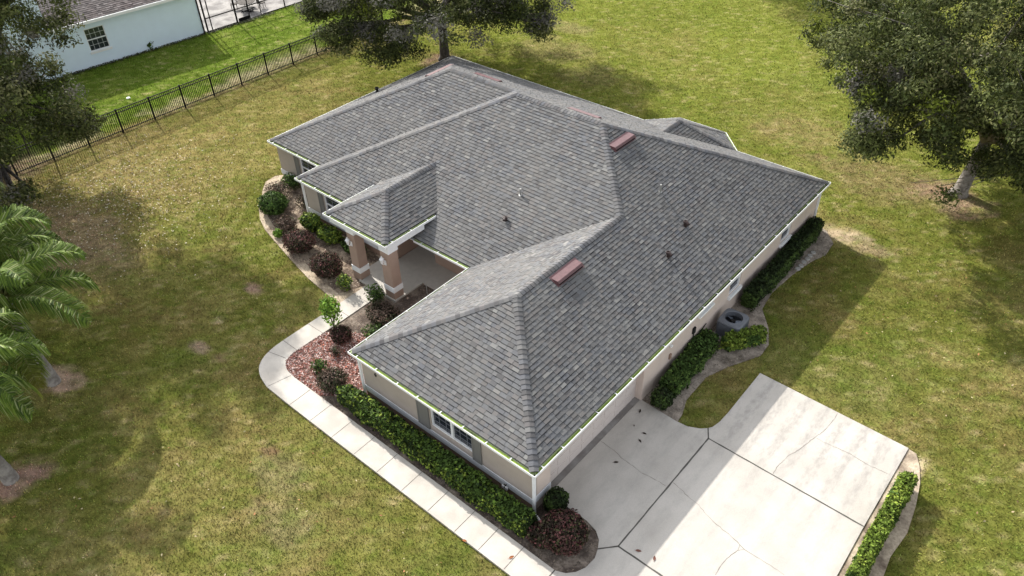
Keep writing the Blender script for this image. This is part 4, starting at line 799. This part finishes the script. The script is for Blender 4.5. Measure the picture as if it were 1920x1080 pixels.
# ---------------------------------------------------------------- neighbour house
nh = empty('white_house', (NB(12), 12, 0), 'white stucco house with grey roof beyond the black fence', 'house', rz=-math.atan(.09))
mb = MB(); L0, L1 = -14., 6.05      # local y runs along the wall, local x outwards
ops = (12-10.9, 12-9.5)
def nwall(mb, y0, y1, z0, z1, x1=0, x0=-8): mb.box(x0, y0, z0, x1, y1, z1)
wy0, wy1, wz0, wz1 = -2.52, -1.12, 1.02, 2.62
nwall(mb, -4.7, wy0, -.2, 3.3, 0, -.3); nwall(mb, wy1, L1, -.2, 3.3, 0, -.3); nwall(mb, wy0, wy1, -.2, wz0, 0, -.3); nwall(mb, wy0, wy1, wz1, 3.3, 0, -.3)
mb.box(-8, L1-.3, -.2, -.3, L1, 3.3); mb.box(-8, -18, -.2, 0, -4.7, 6.5); nwall(mb, -4.7, L1-.3, -.2, 3.2, -.6, -8)
mb.build('wall', M['nwall'], nh)
fr = MB(); f = .05
fr.box(-.12, wy0, wz0, -.03, wy0+f, wz1); fr.box(-.12, wy1-f, wz0, -.03, wy1, wz1); fr.box(-.12, wy0+f, wz0, -.03, wy1-f, wz0+f); fr.box(-.12, wy0+f, wz1-f, -.03, wy1-f, wz1); fr.box(-.12, wy0+f, 1.79, -.04, wy1-f, 1.86)
W = fr.build('window', M['white'], nh)
g_ = MB(); g_.box(-.11, wy0+.03, wz0+.03, -.10, wy1-.03, wz1-.03); g_.build('pane', M['glass'], W)
g_ = MB()
for k in range(1, 4): yy = wy0+(wy1-wy0)*k/4; g_.box(-.098, yy-.008, wz0+f, -.08, yy+.008, wz1-f)
for k in (1, 3): zz = wz0+(wz1-wz0)*k/4; g_.box(-.0985, wy0+f, zz-.008, -.0805, wy1-f, zz+.008)
g_.build('muntin_grid', M['band'], W)
g_ = MB(); g_.box(.003, wy0-.08, wz0-.16, .07, wy1+.08, wz0); g_.build('sill', M['white'], W)
mb = MB(); EV, EZ = .42, 3.32; sl = .42
mb2 = [(EV, -4.9, EZ), (EV, L1+.1, EZ), (-6.5, L1+.1, EZ+sl*(6.5+EV)), (-6.5, -4.9, EZ+sl*(6.5+EV))]
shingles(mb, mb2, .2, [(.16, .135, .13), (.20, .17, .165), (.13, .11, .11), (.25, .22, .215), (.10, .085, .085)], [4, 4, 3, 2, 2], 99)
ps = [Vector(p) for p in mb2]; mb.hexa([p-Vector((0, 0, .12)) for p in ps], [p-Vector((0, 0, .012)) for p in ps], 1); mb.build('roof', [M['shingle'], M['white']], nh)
mb = MB(); mb.box(EV+.002, -5.0, EZ-.22, EV+.11, L1+.2, EZ-.015); mb.box(.0, -4.98, EZ-.21, EV, L1+.18, EZ-.15); mb.build('gutter', M['white'], nh)
mb = MB(); mb.box(.004, L1-.13, -.1, .08, L1-.03, 3.1); mb.build('downspout', M['fence'], nh)
rw = MB()
tag(chips('wall_weeds', [(NB(4), 4), (NB(4)+.45, 4), (NB(24)+.4, 24), (NB(24), 24)], 2600, [(.04, .06, .02), (.06, .045, .03), (.03, .03, .02)], .16, 'weeds and dead leaves along the foot of the white wall', 'weeds', z=.0, asp=.4))
# pool cage
cg = empty('pool_enclosure', (-47.9, 21, 0), 'black framed screen enclosure beside the white house', 'screen enclosure')
cxl = lambda y: -47.98+(y-18.6)*.05
for yv, wv in ((18.25, .12), (18.65, .07), (20.85, .13), (25.35, .08), (29.5, .08)): mb = MB(); mb.box(cxl(yv)+47.9-.03, yv-21-wv/2, -.05, cxl(yv)+47.9+.03, yv-21+wv/2, 3.3); mb.build('post', M['fence'], cg)
for z0, y0, y1 in ((.98, 18.3, 20.8), (.98, 20.9, 33), (2.5, 18.3, 33), (-.03, 18.3, 20.8), (-.03, 23.2, 33)): mb = MB(); mb.obox((cxl(y0)+47.9-.02, y0-21, z0), (cxl(y1)-cxl(y0), y1-y0, 0), (.05, 0, 0), (0, 0, .075)); mb.build('rail', M['fence'], cg)
mb = MB(); y0, y1 = 20.95, 23.15; xx = cxl(y0)+47.9
mb.box(xx-.02, 21.0-21, .0, xx+.03, 22.05-21, .26); mb.box(xx-.02, 22.0-21, .0, xx+.03, 22.08-21, 2.1); mb.box(xx-.02, 23.1-21, 0, xx+.03, 23.16-21, 2.1)
mb.build('screen_door', M['fence'], cg)
tb = empty('patio_table', (-49.6, 23.0, 0), 'dark patio table with cross foot standing inside the screen enclosure', 'table')
mb = MB(); mb.tube([(0, 0, .70), (0, 0, .74)], .75, 20); mb.build('tabletop', M['bark_dark'], tb)
mb = MB(); mb.tube([(0, 0, .06), (0, 0, .7)], .05, 10); mb.build('pedestal', M['fence'], tb)
mb = MB(); mb.box(-.6, -.18, 0, .6, .18, .06); mb.box(-.18, -.6, .0605, .18, .6, .11); mb.build('foot', M['fence'], tb)
for i, (dx, dy, rz) in enumerate(((-.9, .7, .6), (.5, 1.1, 2.2), (-1.1, -.5, -.6))):
    ch = empty('patio_chair', (-49.6+dx, 23+dy, 0), ['dark patio chair behind the patio table', 'dark patio chair on the far side of the patio table', 'dark patio chair close to the white wall end'][i], 'chair', 'patio chairs', rz)
    mb = MB(); mb.box(-.25, -.25, .40, .25, .25, .45); mb.build('seat', M['bark_dark'], ch)
    mb = MB(); mb.box(-.25, .25, .40, .25, .29, .95); mb.build('backrest', M['bark_dark'], ch)
    for lx in (-.23, .2):
        for ly in (-.23, .2): mb = MB(); mb.box(lx, ly, 0, lx+.03, ly+.03, .40); mb.build('leg', M['fence'], ch)

# ---------------------------------------------------------------- air conditioner
ac = empty('air_conditioner', (.50, 12.45, -.02), 'dark grey air conditioner with round fan opening by side wall', 'air conditioner', rz=math.radians(2))
def rrect(s, r, n=6):
    out = []
    for k, (cx, cy) in enumerate(((s-r, s-r), (-s+r, s-r), (-s+r, -s+r), (s-r, -s+r))):
        for j in range(n+1): a = math.pi/2*(k+j/n); out.append((cx+r*math.cos(a), cy+r*math.sin(a)))
    return out
rr_ = rrect(.52, .13); N_ = len(rr_); mb = MB()
mb.prism([(x*1.12, y*1.12) for x, y in rrect(.52, .1)], -.04, .04); mb.build('pad', M['conc_walk'], ac)
mb = MB()   # slatted side: alternate proud and recessed rings
zz = .04
while zz < .74:
    for (z0_, z1_, s) in ((zz, zz+.022, 1.0), (zz+.022, zz+.04, .965)):
        for i in range(N_):
            a, b = rr_[i], rr_[(i+1) % N_]; mb.poly([(a[0]*s, a[1]*s, z0_), (b[0]*s, b[1]*s, z0_), (b[0]*s, b[1]*s, z1_), (a[0]*s, a[1]*s, z1_)])
    for i in range(N_):
        a, b = rr_[i], rr_[(i+1) % N_]
        for z0_, s0, s1 in ((zz+.022, 1., .965), (zz+.04, .965, 1.)): mb.poly([(a[0]*s0, a[1]*s0, z0_), (b[0]*s0, b[1]*s0, z0_), (b[0]*s1, b[1]*s1, z0_), (a[0]*s1, a[1]*s1, z0_)])
    zz += .04
mb.build('cabinet', M['ac'], ac)
mb = MB(); rin = .37; K = 48     # top ring with a round hole and a sloped rim
def sq(a, s):  # rounded square radius at angle
    c, d = abs(math.cos(a)), abs(math.sin(a)); return s/((c**6+d**6)**(1/6))
for k in range(K):
    a0, a1 = 2*math.pi*k/K, 2*math.pi*(k+1)/K
    def pt(a, r, z): return (r*math.cos(a), r*math.sin(a), z)
    rings = [lambda a: pt(a, sq(a, .515), .74), lambda a: pt(a, sq(a, .53), .78), lambda a: pt(a, sq(a, .49), .84), lambda a: pt(a, rin+.05, .845), lambda a: pt(a, rin+.01, .86), lambda a: pt(a, rin, .845), lambda a: pt(a, rin, .62)]
    for r0, r1 in zip(rings, rings[1:]): mb.poly([r0(a0), r0(a1), r1(a1), r1(a0)])
mb.build('top_cover', M['ac'], ac, smooth=False)
mb = MB(); mb.tube([(0, 0, .30), (0, 0, .32)], .40, 32); mb.tube([(0, 0, .45), (0, 0, .70)], .10, 16); mb.build('fan_motor', M['acdark'], ac)
mb = MB()
for k in range(3):
    a = 2*math.pi*k/3+.4; i = []
    for (r_, da, z) in ((.10, -.45, .60), (.34, -.5, .56), (.35, .25, .68), (.10, .35, .66)): i.append((r_*math.cos(a+da), r_*math.sin(a+da), z))
    mb.poly(i); mb.poly([(p[0], p[1], p[2]-.006) for p in reversed(i)])
mb.build('fan_blades', M['blade'], ac)
mb = MB()
for r_ in (.12, .2, .28, .355): mb.tube([(r_*math.cos(t), r_*math.sin(t), .83+.02*(1-r_/.36)) for t in np.linspace(0, 2*math.pi, 33)], .0035, 5, cap=False)
mb.build('fan_guard', M['acdark'], ac)
mb = MB(); mb.box(-.545, -.32, .30, -.512, -.12, .55); mb.build('label_plate', M['white'], ac)

# ---------------------------------------------------------------- small things
for i, yy in enumerate((19.96, 19.63, 19.32, 18.98, 18.62, 18.33)):
    mb = MB(); mb.tube([(0, 0, 0), (0, 0, .045)], [.125, .115], 14)
    tag(mb.build('stepping_stone', M['stone'], loc=(.78-.02*(i % 2), yy, -.036)), ['farthest round stone of the row beside the dark side hedge', 'second farthest round stone beside the dark side hedge', 'third farthest round stone beside the dark side hedge', 'fourth farthest round stone beside the dark side hedge', 'second nearest round stone beside the dark side hedge', 'round stone in the row nearest the air conditioner'][i], 'stone', 'round stones beside the side hedge')
mb = MB(); mb.tube([(0, 0, 0), (0, 0, .05)], .10, 12); tag(mb.build('valve_cover', M['dark'], loc=(.45, 18.3, -.036)), 'black round cap beside the row of stones', 'cap')
mb = MB(); mb.tube([(0, 0, -.05), (0, 0, .75)], .02, 8); mb.tube([(0, 0, .75), (0, 0, .80)], .032, 8); tag(mb.build('garden_stake', M['pipe'], loc=(-11.1, 5.95, 0)), 'thin pale stake standing in soil beside the porch slab', 'stake')
mb = MB(); mb.tube([(0, 0, .0), (0, 0, .06), (0, 0, .09)], [.13, .13, .05], 14); tag(mb.build('cleanout_cap', M['white'], loc=(-41.9, 8.2, GZ)), 'small white disc on the green lawn behind the fence', 'cap')
# splash items at the far corner: pale valve box by hedge end
mb = MB(); mb.box(-.12, -.1, 0, .12, .1, .22); mb.box(-.14, -.12, .22, .14, .12, .26); tag(mb.build('utility_box', M['white'], loc=(-.12, 21.0, -.03)), 'small white box behind the far end of the side hedge', 'box')
def leaf(x, y, s, a, col, label, z=.006):
    mb = MB(); n = 7; up = []; lo = []
    for k in range(n+1): t = k/n; wd_ = math.sin(math.pi*t)**.8*.24*(1-.3*t); up.append(((t-.5)*s, wd_*s, .012*math.sin(3*t)+.01)); lo.append(((t-.5)*s, -wd_*s, .018*math.cos(2*t)))
    md = [((k/n-.5)*s, 0, .004) for k in range(n+1)]
    for k in range(n): mb.poly([md[k], md[k+1], up[k+1], up[k]], 0, col); mb.poly([lo[k], lo[k+1], md[k+1], md[k]], 0, col)
    mb.tube([(-.5*s, 0, .004), (-.68*s, .02*s, .008)], .004, 4, 0, col)
    o = mb.build('fallen_leaf', M['chip'], loc=(x, y, z)); o.rotation_euler[2] = a; tag(o, label, 'leaf', 'dead leaves on the paving')
lf = [((1200, 771), .20, 1.9, 0, 'large dark leaf closest to the shrub bed curve'), ((1208, 813), .17, .3, 0, 'small dark leaf between the two largest near the garage door'), ((1200, 827), .17, -.4, 0, 'dark curled leaf below the small one near garage door'), ((1155, 867), .19, .8, 0, 'dark leaf lying beside the thin crack'), ((1189, 798), .10, 2.2, 0, 'tiny dark leaf nearest the garage wall'),
      ((1197, 1033), .20, .5, 1, 'reddish leaf just right of the joint corner'), ((1227, 1047), .20, 2.0, 1, 'reddish leaf at the sunlight edge low on the driveway'), ((959, 1045), .19, 1.2, 2, 'orange leaf on the last sidewalk panels'), ((871, 1014), .17, .4, 2, 'orange leaf on the lawn edge of the sidewalk')]
for (p, s, a, ci, lb) in lf:
    gx, gy = px2g(*p); leaf(gx, gy, s, a, [(.035, .025, .02), (.14, .06, .045), (.35, .13, .05)][ci], lb)
